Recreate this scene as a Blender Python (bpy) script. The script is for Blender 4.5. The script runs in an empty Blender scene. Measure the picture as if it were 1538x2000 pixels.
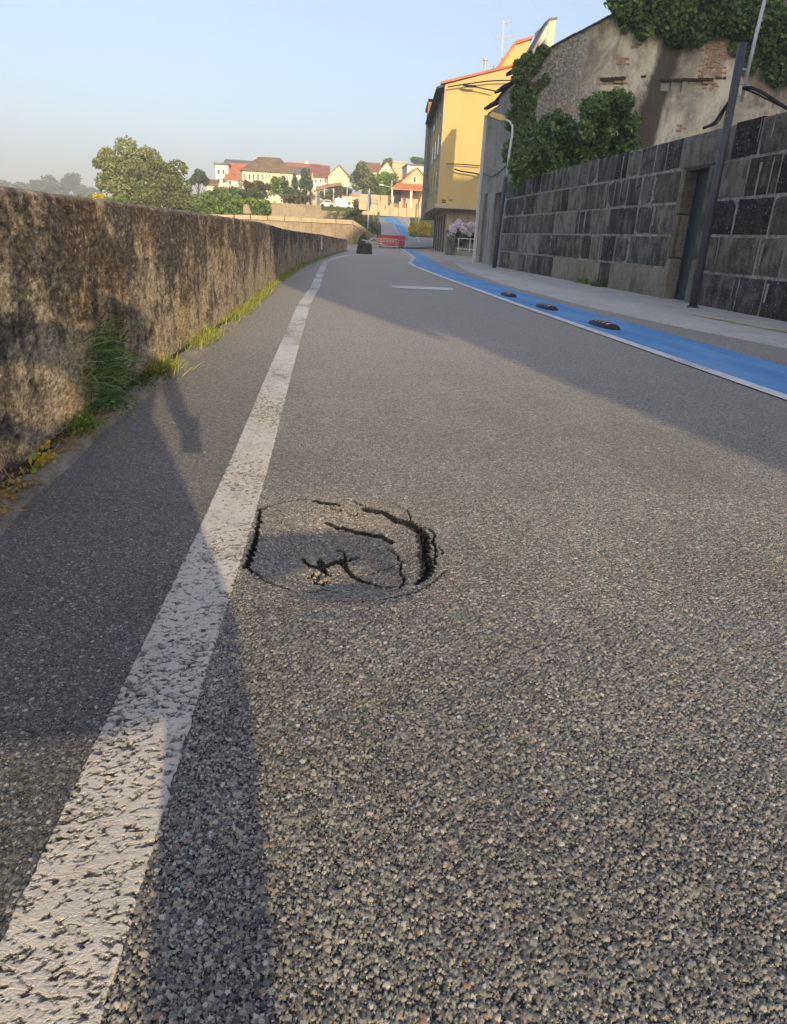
import bpy, bmesh, math, random
import numpy as np
from mathutils import Vector, Matrix, noise as mnoise

# ------------------------------------------------------------------ camera
H = 0.8; F = 1380.0
PITCH, YAW, ROLL = math.radians(21.3054), math.radians(7.0207), math.radians(3.0)
_f = Vector((math.sin(YAW)*math.cos(PITCH), math.cos(YAW)*math.cos(PITCH), -math.sin(PITCH)))
_ri = Vector((math.cos(YAW), -math.sin(YAW), 0)); _u = _ri.cross(_f)
_R = _ri*math.cos(ROLL)+_u*math.sin(ROLL); _U = -_ri*math.sin(ROLL)+_u*math.cos(ROLL)
S = bpy.context.scene
C = S.collection
cd = bpy.data.cameras.new('camera'); cam = bpy.data.objects.new('camera', cd); C.objects.link(cam)
cam.matrix_world = Matrix(((_R.x,_U.x,-_f.x,0),(_R.y,_U.y,-_f.y,0),(_R.z,_U.z,-_f.z,H),(0,0,0,1)))
cd.sensor_fit = 'VERTICAL'; cd.sensor_height = 36.0; cd.lens = 36.0*F/2000.0
cd.clip_start = 0.05; cd.clip_end = 5000
S.camera = cam
# ------------------------------------------------------------------ light
SUN = Vector((-0.17, 1.0, -0.27)).normalized()
EL = math.asin(-SUN.z); AZ = math.atan2(-SUN.x, -SUN.y)
W = bpy.data.worlds.new('World'); S.world = W; W.use_nodes = True
wn = W.node_tree.nodes; wl = W.node_tree.links
bg = wn['Background']
sky = wn.new('ShaderNodeTexSky'); sky.sky_type = 'NISHITA'; sky.sun_disc = False
sky.sun_elevation = EL; sky.sun_rotation = AZ
sky.air_density = 1.0; sky.dust_density = 4.0; sky.ozone_density = 1.8; sky.altitude = 20
wl.new(sky.outputs[0], bg.inputs[0]); bg.inputs[1].default_value = 0.13
bg2 = wn.new('ShaderNodeBackground'); bg2.inputs[0].default_value = (.185,.185,.235,1); bg2.inputs[1].default_value = 1.0   # even milky veil
ads = wn.new('ShaderNodeAddShader'); wl.new(bg.outputs[0], ads.inputs[0]); wl.new(bg2.outputs[0], ads.inputs[1]); wl.new(ads.outputs[0], wn['World Output'].inputs[0])
sl = bpy.data.lights.new('sun', 'SUN'); sl.energy = 4.2; sl.angle = math.radians(0.5); sl.color = (1.0, 0.78, 0.48)
so = bpy.data.objects.new('sun', sl); C.objects.link(so)
so.rotation_euler = SUN.to_track_quat('-Z', 'Y').to_euler()
S.view_settings.view_transform = 'Standard'; S.view_settings.look = 'None'
S.view_settings.gamma = 1.0; S.view_settings.exposure = 0.5
S.view_settings.use_curve_mapping = False
S.render.engine = 'CYCLES'

rnd = random.Random(7); rng = np.random.default_rng(7)

# ------------------------------------------------------------------ helpers
def at(px, py, y):
    """world point on the plane at street distance y that the measured photo point belongs to"""
    d = _f + _R*((px-769)/F) - _U*((py-1000)/F)
    t = y/d.y
    return Vector((d.x*t, y, H+d.z*t))
def road_z(y):
    return 0.0 if y < 56 else 0.064*(y-56)*min(1.0, (y-50)/12.0) if y < 112 else 3.58+0.02*(y-112)
def on_road(px, py):
    lo, hi = 3.0, 160.0
    d = _f + _R*((px-769)/F) - _U*((py-1000)/F)
    y = 3.0
    while y < 160:
        p = at(px, py, y)
        if p.z <= road_z(y): break
        y += 0.25
    return at(px, py, y-0.12)
def tag(o, label=None, cat=None, group=None, kind=None):
    if label: o['label'] = label
    if cat: o['category'] = cat
    if group: o['group'] = group
    if kind: o['kind'] = kind
    return o
def thing(name, label, cat, loc=(0,0,0), group=None, rz=0.0):
    o = bpy.data.objects.new(name, None); o.location = loc; o.rotation_euler = (0,0,rz); o.empty_display_size = .1
    C.objects.link(o); return tag(o, label, cat, group)
def link(name, me, m=None, parent=None, smooth=False, kind=None):
    if m is not None and not me.materials:
        for q in (m if isinstance(m,(list,tuple)) else [m]): me.materials.append(q)
    if smooth: me.polygons.foreach_set('use_smooth', [True]*len(me.polygons))
    o = bpy.data.objects.new(name, me); C.objects.link(o)
    if parent: 
        o.parent = parent
        if parent.type == 'EMPTY' and not parent.get('_loc'):
            o.matrix_parent_inverse = Matrix.Translation(-Vector(parent.location)) if parent.rotation_euler.z == 0 else parent.matrix_basis.inverted()
    if kind: o['kind'] = kind
    return o
def npmesh(name, V, Fc):
    """V (n,3), Fc (m,k) arrays"""
    V = np.asarray(V, dtype=np.float32); Fc = np.asarray(Fc, dtype=np.int32)
    me = bpy.data.meshes.new(name); m, k = Fc.shape
    me.vertices.add(len(V)); me.vertices.foreach_set('co', V.ravel())
    me.loops.add(m*k); me.loops.foreach_set('vertex_index', Fc.ravel())
    me.polygons.add(m); me.polygons.foreach_set('loop_start', np.arange(0, m*k, k, dtype=np.int32))
    me.update(calc_edges=True); me.validate(); return me
def gridfaces(nr, nc):
    i = np.arange(nr-1)[:,None]*nc + np.arange(nc-1)[None,:]
    i = i.ravel()
    return np.stack([i, i+1, i+nc+1, i+nc], 1)
class MB:
    """collects simple shapes; build() links them as one mesh object"""
    def __init__(s): s.v = []; s.f = []
    def add(s, vs, fs):
        n = len(s.v); s.v += [tuple(p) for p in vs]; s.f += [tuple(n+i for i in q) for q in fs]; return s
    def box(s, a, b, M=None):
        x0,y0,z0 = a; x1,y1,z1 = b
        vs = [Vector(p) for p in ((x0,y0,z0),(x1,y0,z0),(x1,y1,z0),(x0,y1,z0),(x0,y0,z1),(x1,y0,z1),(x1,y1,z1),(x0,y1,z1))]
        if M: vs = [M@p for p in vs]
        return s.add(vs, [(0,3,2,1),(4,5,6,7),(0,1,5,4),(1,2,6,5),(2,3,7,6),(3,0,4,7)])
    def tube(s, pts, r, n=8, r1=None, cap=True):
        pts = [Vector(p) for p in pts]; rings = []; m = len(pts)
        up = None
        for i, p in enumerate(pts):
            t = (pts[min(i+1,m-1)]-pts[max(i-1,0)]).normalized()
            if up is None: up = t.orthogonal().normalized()
            up = (up - t*up.dot(t)).normalized(); w = t.cross(up)
            rr = r if r1 is None else r+(r1-r)*i/(m-1)
            if callable(r): rr = r(i/(m-1))
            rings.append([p+up*math.cos(a)*rr+w*math.sin(a)*rr for a in [2*math.pi*k/n for k in range(n)]])
        vs = [q for g in rings for q in g]; fs = []
        for i in range(m-1):
            for k in range(n):
                a = i*n+k; b = i*n+(k+1)%n; fs.append((a,b,b+n,a+n))
        if cap: fs.append(tuple(range(n))[::-1]); fs.append(tuple((m-1)*n+k for k in range(n)))
        return s.add(vs, fs)
    def prism(s, poly, axis, a, b):
        """poly of 2D points extruded along axis ('x','y','z') from a to b"""
        def P(u,v,w): return {'x':(w,u,v),'y':(u,w,v),'z':(u,v,w)}[axis]
        n = len(poly); vs = [P(u,v,a) for u,v in poly]+[P(u,v,b) for u,v in poly]
        fs = [tuple(range(n)), tuple(range(2*n-1, n-1, -1))]+[(k,(k+1)%n,n+(k+1)%n,n+k)[::-1] for k in range(n)]
        return s.add(vs, fs)
    def mesh(s, name, bevel=0):
        me = bpy.data.meshes.new(name); me.from_pydata(s.v, [], s.f)
        bm = bmesh.new(); bm.from_mesh(me); bmesh.ops.recalc_face_normals(bm, faces=bm.faces)
        if bevel: bmesh.ops.bevel(bm, geom=bm.edges[:], offset=bevel, segments=1, affect='EDGES')
        bm.to_mesh(me); bm.free(); return me
    def build(s, name, m, parent=None, bevel=0, smooth=False, kind=None):
        return link(name, s.mesh(name, bevel), m, parent, smooth, kind)

# ------------------------------------------------------------------ material helpers
class NT:
    def __init__(s, name, rough=0.85, spec=0.3):
        s.m = bpy.data.materials.new(name); s.m.use_nodes = True
        s.nt = s.m.node_tree; s.b = s.nt.nodes['Principled BSDF']; s.o = s.nt.nodes['Material Output']
        s.b.inputs['Roughness'].default_value = rough; s.b.inputs['Specular IOR Level'].default_value = spec
        s.tc = s.n('ShaderNodeTexCoord'); s.pos = s.n('ShaderNodeNewGeometry').outputs['Position']
    def n(s, t, **k):
        nd = s.nt.nodes.new(t)
        for a, v in k.items(): setattr(nd, a, v)
        return nd
    def l(s, a, b): s.nt.links.new(a, b)
    def put(s, sock, v):
        if hasattr(v, 'is_linked') or isinstance(v, bpy.types.NodeSocket): s.l(v, sock)
        else:
            if isinstance(v, (tuple, list)) and len(v) == 3 and sock.type == 'RGBA': v = (*v, 1)
            sock.default_value = v
    def map(s, vec, sc=(1,1,1), loc=(0,0,0), rot=(0,0,0)):
        m = s.n('ShaderNodeMapping'); s.l(vec, m.inputs[0]); m.inputs['Scale'].default_value = sc
        m.inputs['Location'].default_value = loc; m.inputs['Rotation'].default_value = rot; return m.outputs[0]
    def noise(s, vec, scale, det=4, rough=.55, dist=0.0, col=False):
        t = s.n('ShaderNodeTexNoise'); s.l(vec, t.inputs['Vector']); t.inputs['Scale'].default_value = scale
        t.inputs['Detail'].default_value = det; t.inputs['Roughness'].default_value = rough; t.inputs['Distortion'].default_value = dist
        return t.outputs[1 if col else 0]
    def vor(s, vec, scale, feature='F1', rand=1.0):
        t = s.n('ShaderNodeTexVoronoi', feature=feature); s.l(vec, t.inputs['Vector']); t.inputs['Scale'].default_value = scale
        t.inputs['Randomness'].default_value = rand; return t
    def ramp(s, v, stops, interp='LINEAR'):
        r = s.n('ShaderNodeValToRGB'); s.l(v, r.inputs[0]); cr = r.color_ramp; cr.interpolation = interp
        while len(cr.elements) < len(stops): cr.elements.new(.5)
        for e, (p, c) in zip(cr.elements, stops):
            e.position = p; e.color = (c,c,c,1) if not isinstance(c,(tuple,list)) else (*c,1)
        return r.outputs[0]
    def mr(s, v, a, b, c=0.0, d=1.0, smooth=False):
        r = s.n('ShaderNodeMapRange'); s.l(v, r.inputs[0])
        if smooth: r.interpolation_type = 'SMOOTHSTEP'
        for i, q in enumerate((a,b,c,d)): r.inputs[i+1].default_value = q
        return r.outputs[0]
    def mix(s, fac, a, b, mode='MIX'):
        m = s.n('ShaderNodeMix', data_type='RGBA', blend_type=mode)
        s.put(m.inputs[0], fac); s.put(m.inputs[6], a); s.put(m.inputs[7], b); return m.outputs[2]
    def math(s, op, a, b=0.0, clamp=False):
        m = s.n('ShaderNodeMath', operation=op, use_clamp=clamp); s.put(m.inputs[0], a); s.put(m.inputs[1], b); return m.outputs[0]
    def sep(s, v):
        x = s.n('ShaderNodeSeparateXYZ'); s.l(v, x.inputs[0]); return x.outputs
    def attr(s, name):
        a = s.n('ShaderNodeAttribute'); a.attribute_name = name; return a
    def rand(s):
        return s.n('ShaderNodeObjectInfo').outputs['Random']
    def color(s, v): s.put(s.b.inputs['Base Color'], v); return s
    def bump(s, h, dist=0.01, st=1.0):
        b = s.n('ShaderNodeBump'); s.put(b.inputs['Height'], h); b.inputs['Distance'].default_value = dist
        b.inputs['Strength'].default_value = st; s.l(b.outputs[0], s.b.inputs['Normal']); return s
    def disp(s, h, scale, mid=0.0, method='BOTH'):
        d = s.n('ShaderNodeDisplacement'); s.put(d.inputs['Height'], h); d.inputs['Scale'].default_value = scale
        d.inputs['Midlevel'].default_value = mid; s.l(d.outputs[0], s.o.inputs['Displacement'])
        s.m.displacement_method = method; return s
def plain(name, c, rough=.8, spec=.3, var=.12, scale=8.0, bump=0.0, metal=0.0):
    t = NT(name, rough, spec); p = t.tc.outputs['Object']
    n = t.noise(p, scale, 5, .6)
    lo = tuple(q*(1-var*1.6) for q in c); hi = tuple(min(1,q*(1+var)) for q in c)
    t.color(t.ramp(n, [(.3,lo),(.7,hi)])); t.b.inputs['Metallic'].default_value = metal
    if bump: t.bump(n, bump)
    return t.m

# asphalt: rounded stones of many sizes in black binder
def asphalt(name, sc, stones, binder, depth, displaced, tint=1.0):
    t = NT(name, .62, .42)
    w = t.noise(t.pos, sc*1.9, 3, .65, col=True)
    warp = t.n('ShaderNodeVectorMath', operation='MULTIPLY_ADD')
    t.l(w, warp.inputs[0]); warp.inputs[1].default_value = (.0105*90/sc,)*3; t.l(t.pos, warp.inputs[2])
    layers = []
    for (k, pres, loc, top, rmin, rmax) in ((.80,.50,(0,0,0),1.0,.36,.66),(1.35,.88,(3.1,1.7,0),.86,.40,.75),(2.4,1.0,(7.7,5.2,0),.62,.42,.85)):
        v = t.vor(t.map(warp.outputs[0], (1,1,.2), loc), sc*k, 'F1', .95); r = t.sep(v.outputs['Color'])
        rad = t.mr(r[1], 0, 1, rmin, rmax)
        dome = t.mr(t.math('SUBTRACT', rad, v.outputs['Distance']), 0.0, .17, 0, 1, True)
        h_ = t.math('MULTIPLY', t.math('MULTIPLY', dome, t.mr(r[2], 0, 1, top*.62, top)), t.math('LESS_THAN', r[2], pres))
        layers.append((h_, r[0]))
    h, rr = layers[0]
    for h2, r2 in layers[1:]:
        gt = t.math('GREATER_THAN', h2, h); h = t.math('MAXIMUM', h, h2)
        mx = t.n('ShaderNodeMix', data_type='FLOAT'); t.l(gt, mx.inputs[0]); t.l(rr, mx.inputs[2]); t.l(r2, mx.inputs[3]); rr = mx.outputs[0]
    col = t.ramp(rr, stones)
    grain = t.noise(t.pos, sc*6, 3, .65)
    col = t.mix(t.mr(grain, .34, .66, .0, .55), col, t.mix(1.0, col, (.42,.42,.43), 'MULTIPLY'))
    base = t.mix(t.mr(h, .06, .34, 0, 1, True), binder, col)
    pat = t.noise(t.pos, 2.2, 4, .6); base = t.mix(1.0, base, t.ramp(pat, [(.3,.80),(.7,1.14)]), 'MULTIPLY')
    tone_streak = t.noise(t.map(t.pos, (1.1,.16,1)), 1.4, 3, .6); base = t.mix(1.0, base, t.ramp(tone_streak, [(.35,.86*tint),(.65,1.1*tint)]), 'MULTIPLY')  # random tone streaks running along the street
    rng_ = t.sep(t.pos)[1]; graze_tone = t.ramp(t.noise(t.map(t.pos,(1,.6,1)), 55, 5, .8), [(.36,(.26,.235,.21)),(.5,(.47,.43,.375)),(.62,(.70,.65,.57))]); base = t.mix(t.mr(rng_, .9, 6.0, 0, .66), base, graze_tone)   # paler up the street: grazing-view brightness put into the colour
    ck = t.attr('crack').outputs['Fac']
    base = t.mix(ck, base, (.006,.006,.006))
    t.color(base)
    t.l(t.mr(h, 0, 1, .92, .55), t.b.inputs['Roughness'])
    hh = t.math('ADD', h, t.math('MULTIPLY', grain, .14))
    fd = t.attr('fade').outputs['Fac']
    b_ = t.n('ShaderNodeBump'); t.l(hh, b_.inputs['Height']); b_.inputs['Distance'].default_value = depth
    t.l(t.mr(fd, 0, 1, 1, .55), b_.inputs['Strength']); t.l(b_.outputs[0], t.b.inputs['Normal'])
    keep = t.math('MULTIPLY', fd, t.math('SUBTRACT', 1.0, t.math('MULTIPLY', ck, .8)))
    t.disp(t.math('MULTIPLY', t.math('SUBTRACT', hh, .85), keep), depth, 0.0, 'DISPLACEMENT')
    return t.m
ST = [(0,(.08,.08,.08)),(.25,(.18,.18,.17)),(.5,(.30,.288,.24)),(.68,(.44,.405,.31)),(.80,(.62,.58,.46)),(.87,(.36,.36,.37)),(.91,(.46,.27,.16)),(.95,(.66,.60,.49)),(1,(.80,.77,.70))]
ST2 = [(0,(.07,.07,.07)),(.3,(.125,.124,.12)),(.6,(.18,.176,.165)),(.88,(.27,.26,.235)),(1,(.58,.56,.53))]
M = {}
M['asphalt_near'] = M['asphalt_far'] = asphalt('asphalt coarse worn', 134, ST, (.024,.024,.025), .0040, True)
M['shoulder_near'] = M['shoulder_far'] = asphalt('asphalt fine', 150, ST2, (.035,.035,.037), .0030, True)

def paint_line(name, c, displaced, wear=1.0):
    t = NT(name, .7, .3)
    p = t.map(t.pos, (62,105,60)); n = t.noise(p, 1.0, 6, .66, .8)
    n2 = t.noise(t.map(t.pos, (1.6,1.1,1)), 1.0, 2); n3 = t.noise(t.pos, 330, 3, .6)
    thr = t.math('ADD', n, t.math('MULTIPLY', t.math('SUBTRACT', n2, .5), -.42))
    pit = t.mr(thr, .50-.012*wear, .40-.012*wear, 0, 1, True)
    fine = t.mr(n3, .30, .42, 1, 0, True)
    grime = t.noise(t.pos, 9, 4, .6)
    col = t.mix(t.mr(grime, .4, .75), c, tuple(q*.80 for q in c))
    col = t.mix(t.math('MULTIPLY', fine, .28), col, (.16,.15,.14))
    col = t.mix(t.math('MULTIPLY', pit, .85), col, (.07,.066,.062)); t.color(col)
    t.l(t.mr(pit, 0, 1, .62, .9), t.b.inputs['Roughness'])
    h = t.math('ADD', t.math('MULTIPLY', pit, -1.0), t.math('ADD', t.math('MULTIPLY', n3, .22), t.math('MULTIPLY', n, .7)))
    if displaced: t.disp(h, .0062, .45, 'BOTH')
    else: t.bump(h, .003)
    return t.m
M['line_near'] = paint_line('white road paint worn', (.66,.63,.57), True)
M['line_far'] = paint_line('white road paint', (.66,.64,.59), False, 2.5)
M['line_dim'] = paint_line('white road paint thin', (.74,.74,.72), False, 3.0)
M['lane_white'] = paint_line('white lane paint', (.78,.77,.74), False, 6.0)
M['line_yellow'] = paint_line('yellow road paint', (.80,.72,.42), False, .4)
t = NT('blue cycle lane coating', .75, .3); n = t.noise(t.map(t.pos,(2.2,.5,1)), 1.3, 6, .7); g = t.noise(t.pos, 260, 3, .6)
c = t.ramp(n, [(.32,(.085,.25,.52)),(.48,(.11,.31,.61)),(.62,(.18,.38,.64))]); c = t.mix(t.mr(g,.35,.55,.3,0), c, (.06,.15,.32))
t.color(c); t.bump(g, .0025); M['blue'] = t.m

def concrete(name, a, b, c, sc=1.0, bump=.004, grain=180, streak=0.0):
    t = NT(name, .88, .25)
    n = t.noise(t.pos, 1.6*sc, 6, .65); g = t.noise(t.pos, grain, 3, .6); m = t.noise(t.pos, 14*sc, 4, .6)
    col = t.ramp(n, [(.28,a),(.5,b),(.75,c)])
    col = t.mix(t.mr(m, .45, .75, 0, .5), col, tuple(q*.6 for q in a))
    if streak:
        sn = t.noise(t.map(t.pos, (3.0,3.0,.18)), 2.2, 4, .6)
        col = t.mix(t.mr(sn, .52, .72, 0, streak), col, tuple(q*.35 for q in a))
    col = t.mix(t.mr(g, .3, .55, .35, 0), col, tuple(q*.45 for q in a))
    t.color(col); t.bump(t.math('ADD', g, t.math('MULTIPLY', m, 1.5)), bump); return t.m
M['pavement'] = concrete('pavement concrete', (.44,.42,.38), (.53,.51,.46), (.60,.58,.53), 1.0, .003)
M['curb'] = concrete('kerb mortar', (.20,.185,.15), (.36,.33,.27), (.48,.44,.37), 4.0, .008, 120)
M['tan_wall'] = concrete('tan retaining wall render', (.27,.21,.145), (.38,.31,.22), (.44,.37,.27), .5, .02, 60, .45)
M['coping'] = concrete('coping stone', (.42,.34,.22), (.52,.43,.29), (.56,.48,.34), .8, .01, 60, .3)
M['facade_gray'] = concrete('grey weathered facade', (.22,.205,.175), (.40,.38,.33), (.52,.50,.45), .9, .02, 60, .75)
M['facade_tan'] = concrete('brown weathered facade', (.28,.22,.15), (.42,.345,.25), (.48,.41,.31), .8, .02, 60, .5)
M['dark_block'] = concrete('near-black block', (.03,.032,.028), (.05,.052,.045), (.08,.08,.07), 2, .02, 60)  # near-black tone, varied by noise alone

# weathered parapet: render eaten by lichen, streaks running down
t = NT('lichened parapet render', .92, .2)
x = t.sep(t.pos)
st = t.noise(t.map(t.pos, (20,6.0,2.6)), 1.0, 6, .68, .8)
sp = t.noise(t.map(t.pos, (1,.42,.9)), 44, 6, .72, .3)
fs = t.noise(t.map(t.pos, (1,.42,.75)), 130, 4, .7)
bl = t.noise(t.map(t.pos, (1,.38,.8)), 9, 6, .72, .8)
lg = t.noise(t.map(t.pos, (1,1.0,1.1)), 1.7, 4, .6, .4)
warm = t.noise(t.map(t.pos, (1,1.5,1)), 1.3, 3, .5)
hz = t.mr(x[2], .10, .75, -.6, 1.1)  # darker lichen towards the top; sunlit brightness put into the paler foot
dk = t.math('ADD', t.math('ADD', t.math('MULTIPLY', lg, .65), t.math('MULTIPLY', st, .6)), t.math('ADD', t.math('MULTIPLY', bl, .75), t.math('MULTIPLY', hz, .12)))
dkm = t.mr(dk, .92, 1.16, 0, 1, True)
col = t.ramp(sp, [(.34,(.14,.108,.07)),(.46,(.40,.325,.215)),(.56,(.58,.49,.345)),(.68,(.76,.69,.55))])
dark = t.ramp(sp, [(.34,(.03,.026,.022)),(.48,(.095,.08,.064)),(.60,(.19,.165,.135)),(.70,(.46,.42,.35))])
col = t.mix(dkm, col, dark)
col = t.mix(t.mr(warm, .48, .70, 0, .6), col, t.mix(1.0, col, (1.15,.90,.55), 'MULTIPLY'))
pur = t.noise(t.pos, 2.6, 3, .5); col = t.mix(t.mr(pur, .52, .7, 0, .5), col, t.mix(1.0, col, (.95,.88,.95), 'MULTIPLY'))
col = t.mix(t.mr(fs, .34, .48, .8, 0), col, (.028,.024,.019))
spots = t.vor(t.pos, 34, 'F1'); sm = t.math('MULTIPLY', t.mr(spots.outputs[0], .16, .30, 1, 0), t.math('GREATER_THAN', t.sep(spots.outputs['Color'])[0], .82))
col = t.mix(t.math('MULTIPLY', sm, .6), col, (.52,.49,.40))
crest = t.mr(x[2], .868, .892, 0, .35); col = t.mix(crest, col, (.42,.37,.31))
t.color(col)
hh = t.math('ADD', t.math('MULTIPLY', st, .5), t.math('ADD', t.math('MULTIPLY', sp, 1.1), t.math('ADD', t.math('MULTIPLY', fs, .7), t.math('MULTIPLY', bl, .8))))
t.disp(hh, .0105, 1.5, 'BOTH'); M['parapet'] = t.m

# granite blocks, blackened from the top, lichen freckles
def granite(name, ramp_c, white=.5, seed=0.0):
    t = NT(name, .9, .25); r = t.rand()
    off = t.n('ShaderNodeVectorMath', operation='ADD'); t.l(t.pos, off.inputs[0]); off.inputs[1].default_value = (seed,seed,0)
    p = off.outputs[0]
    n = t.noise(p, 3.2, 5, .65); s = t.noise(t.map(p, (6,6,.9)), 1.5, 5, .65, .3); g = t.noise(p, 75, 4, .7); m = t.noise(p, 34, 5, .75)
    v = t.math('ADD', t.math('MULTIPLY', n, .55), t.math('ADD', t.math('MULTIPLY', s, .40), t.math('MULTIPLY', t.math('SUBTRACT', r, .5), .22)))
    col = t.ramp(v, ramp_c)
    col = t.mix(t.mr(g, .34, .52, .7, 0), col, (.018,.018,.018))
    sp = t.vor(p, 15, 'F1'); k = t.math('MULTIPLY', t.mr(sp.outputs[0], .12, .26, 1, 0), t.math('GREATER_THAN', t.sep(sp.outputs['Color'])[0], .74))
    col = t.mix(t.math('MULTIPLY', k, white), col, (.42,.42,.38))
    fl = t.mr(m, .56, .64, 0, .75); col = t.mix(t.math('MULTIPLY', fl, white), col, (.34,.34,.31))
    t.color(col); t.bump(t.math('ADD', t.math('MULTIPLY', m, 1.4), g), .05, 1.0); return t.m
M['granite_dark'] = granite('granite blackened', [(.34,(.034,.031,.027)),(.43,(.075,.068,.058)),(.51,(.15,.138,.118)),(.60,(.33,.305,.255))], .95)
M['granite_mid'] = granite('granite grey', [(.34,(.065,.058,.048)),(.43,(.135,.122,.10)),(.51,(.25,.228,.185)),(.60,(.44,.405,.33))], .6, 5.0)
M['granite_light'] = granite('granite tan', [(.32,(.22,.19,.145)),(.42,(.38,.33,.24)),(.52,(.50,.435,.32)),(.62,(.60,.54,.43))], .3, 9.0)
t = NT('pale smeared mortar', .92, .2); n = t.noise(t.pos, 9, 5, .7); s = t.noise(t.map(t.pos, (5,5,.7)), 1.6, 4, .6)
c = t.ramp(n, [(.3,(.17,.16,.14)),(.5,(.30,.285,.25)),(.7,(.42,.40,.36))]); c = t.mix(t.mr(s,.48,.65,0,.75), c, (.12,.115,.108))
t.color(c); t.bump(n, .03); M['mortar'] = t.m

# plaster of the ruined gable: warm patches, grime, a soot streak under the flue
t = NT('ruin plaster', .92, .2); x = t.sep(t.pos)
n = t.noise(t.map(t.pos, (1,1,.55)), .85, 7, .66, .6); m = t.noise(t.map(t.pos, (1,1,.45)), 2.6, 7, .78, .5); g = t.noise(t.pos, 13, 6, .75, .5)
col = t.ramp(n, [(.36,(.25,.225,.18)),(.44,(.43,.385,.30)),(.51,(.62,.55,.425)),(.59,(.80,.73,.59))])
col = t.mix(t.mr(m, .50, .64, 0, .7), col, (.23,.205,.165))
col = t.mix(t.mr(m, .40, .30, 0, .45), col, (.52,.475,.38))
edge = t.math('ADD', t.mr(x[0], 6.0, 9.6, 1.45, -.1), t.math('MULTIPLY', t.math('SUBTRACT', n, .5), 1.9))
col = t.mix(t.mr(edge, .25, .8, 0, .88, True), col, t.ramp(g, [(.40,(.09,.09,.085)),(.52,(.24,.24,.22)),(.62,(.50,.49,.44))]))
wob = t.math('MULTIPLY', t.math('SUBTRACT', m, .5), .55)
d = t.math('ABSOLUTE', t.math('SUBTRACT', t.math('ADD', x[0], wob), t.mr(x[2], 3.5, 7, 10.15, 10.75)))
col = t.mix(t.math('MULTIPLY', t.mr(d, .26, .46, .92, 0, True), 1.0), col, (.065,.056,.045))
rt = t.math('ADD', t.mr(x[0], 12.2, 14.5, 0, 1), t.mr(x[2], 5.0, 7.2, -.6, .55))
col = t.mix(t.mr(t.math('ADD', rt, t.math('SUBTRACT', m, .5)), .2, 1.0, 0, .8), col, (.06,.056,.048))
br = t.noise(t.map(t.pos, (1,1,1), (4,0,2)), 1.5, 4, .6); col = t.mix(t.mr(br, .66, .74, 0, .6), col, (.36,.16,.09))
col = t.mix(t.mr(g, .30, .45, .5, 0), col, (.08,.07,.055))
t.color(col); t.bump(t.math('ADD', m, t.math('MULTIPLY', g, .6)), .06); M['plaster'] = t.m

def leafmat(name, a, b, c, rough=.5, trans=True):
    t = NT(name, rough, .35); r = t.attr('tone').outputs['Fac']
    t.color(t.ramp(r, [(0,a),(.5,b),(1,c)]))
    if trans:
        tr = t.n('ShaderNodeBsdfTranslucent'); mx = t.n('ShaderNodeMixShader'); mx.inputs[0].default_value = .28
        cc = t.mix(1.0, t.ramp(r, [(0,a),(.5,b),(1,c)]), (1.5,1.6,.7), 'MULTIPLY'); t.l(cc, tr.inputs[0])
        t.l(t.b.outputs[0], mx.inputs[1]); t.l(tr.outputs[0], mx.inputs[2]); t.l(mx.outputs[0], t.o.inputs[0])
    return t.m
M['ivy'] = leafmat('ivy leaves', (.03,.055,.016), (.085,.15,.04), (.27,.37,.11))
M['ivy_dark'] = leafmat('dark ivy leaves', (.04,.065,.025), (.085,.14,.045), (.18,.26,.09))
M['oak'] = leafmat('tree leaves', (.08,.10,.035), (.16,.18,.065), (.27,.28,.11))
M['oak_light'] = leafmat('light tree leaves', (.10,.125,.05), (.20,.23,.10), (.33,.35,.16))
M['green'] = leafmat('bright hedge leaves', (.07,.12,.02), (.15,.24,.04), (.28,.38,.08))
M['dark_green'] = leafmat('dark conifer leaves', (.035,.06,.03), (.07,.115,.05), (.13,.19,.08))
M['far_green'] = leafmat('distant leaves', (.035,.05,.03), (.06,.08,.045), (.09,.11,.06), .8, False)
M['brown_hedge'] = leafmat('russet hedge leaves', (.05,.05,.015), (.12,.095,.03), (.20,.15,.05))
M['broom'] = leafmat('yellow broom', (.30,.23,.03), (.62,.47,.06), (.80,.64,.12))
M['grass'] = leafmat('grass blades', (.07,.11,.02), (.21,.27,.05), (.53,.48,.18))
M['tuft'] = leafmat('blue green blades', (.035,.07,.03), (.12,.21,.08), (.30,.44,.20))
M['dry'] = leafmat('dry grass', (.18,.11,.045), (.36,.25,.12), (.52,.40,.22))
M['pink'] = leafmat('hydrangea petals', (.55,.44,.52), (.82,.67,.72), (.92,.88,.88), .7, False)
M['bark'] = plain('bark', (.17,.13,.085), var=.4, scale=12, bump=.02)
M['dark_metal'] = plain('dark grey paint', (.055,.062,.075), .5, .5, .1)
M['galv'] = plain('galvanised steel', (.55,.56,.57), .4, .5, .1, metal=.3)
M['white'] = plain('white paint', (.74,.74,.72), .6, .4, .06)
M['white_wall'] = plain('white render', (.72,.68,.60), .9, .2, .06, 1.5)
M['cream_wall'] = plain('cream render', (.66,.57,.42), .9, .2, .07, 1.5)
M['peach_wall'] = plain('peach render', (.62,.43,.27), .9, .2, .07, 1.5)
M['yellow_wall'] = None
M['glass'] = plain('window glass', (.06,.07,.085), .12, .6, .1)
M['shutter'] = plain('shutter', (.40,.38,.34), .7, .3, .08)
M['black'] = plain('black rubber', (.018,.018,.02), .65, .4, .2)
M['cable'] = plain('black cable', (.012,.012,.013), .5, .4, .2)
M['red'] = plain('red plastic', (.52,.03,.035), .45, .5, .15)
M['dark_red'] = plain('dark red plastic', (.20,.015,.02), .5, .5, .15)
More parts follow.
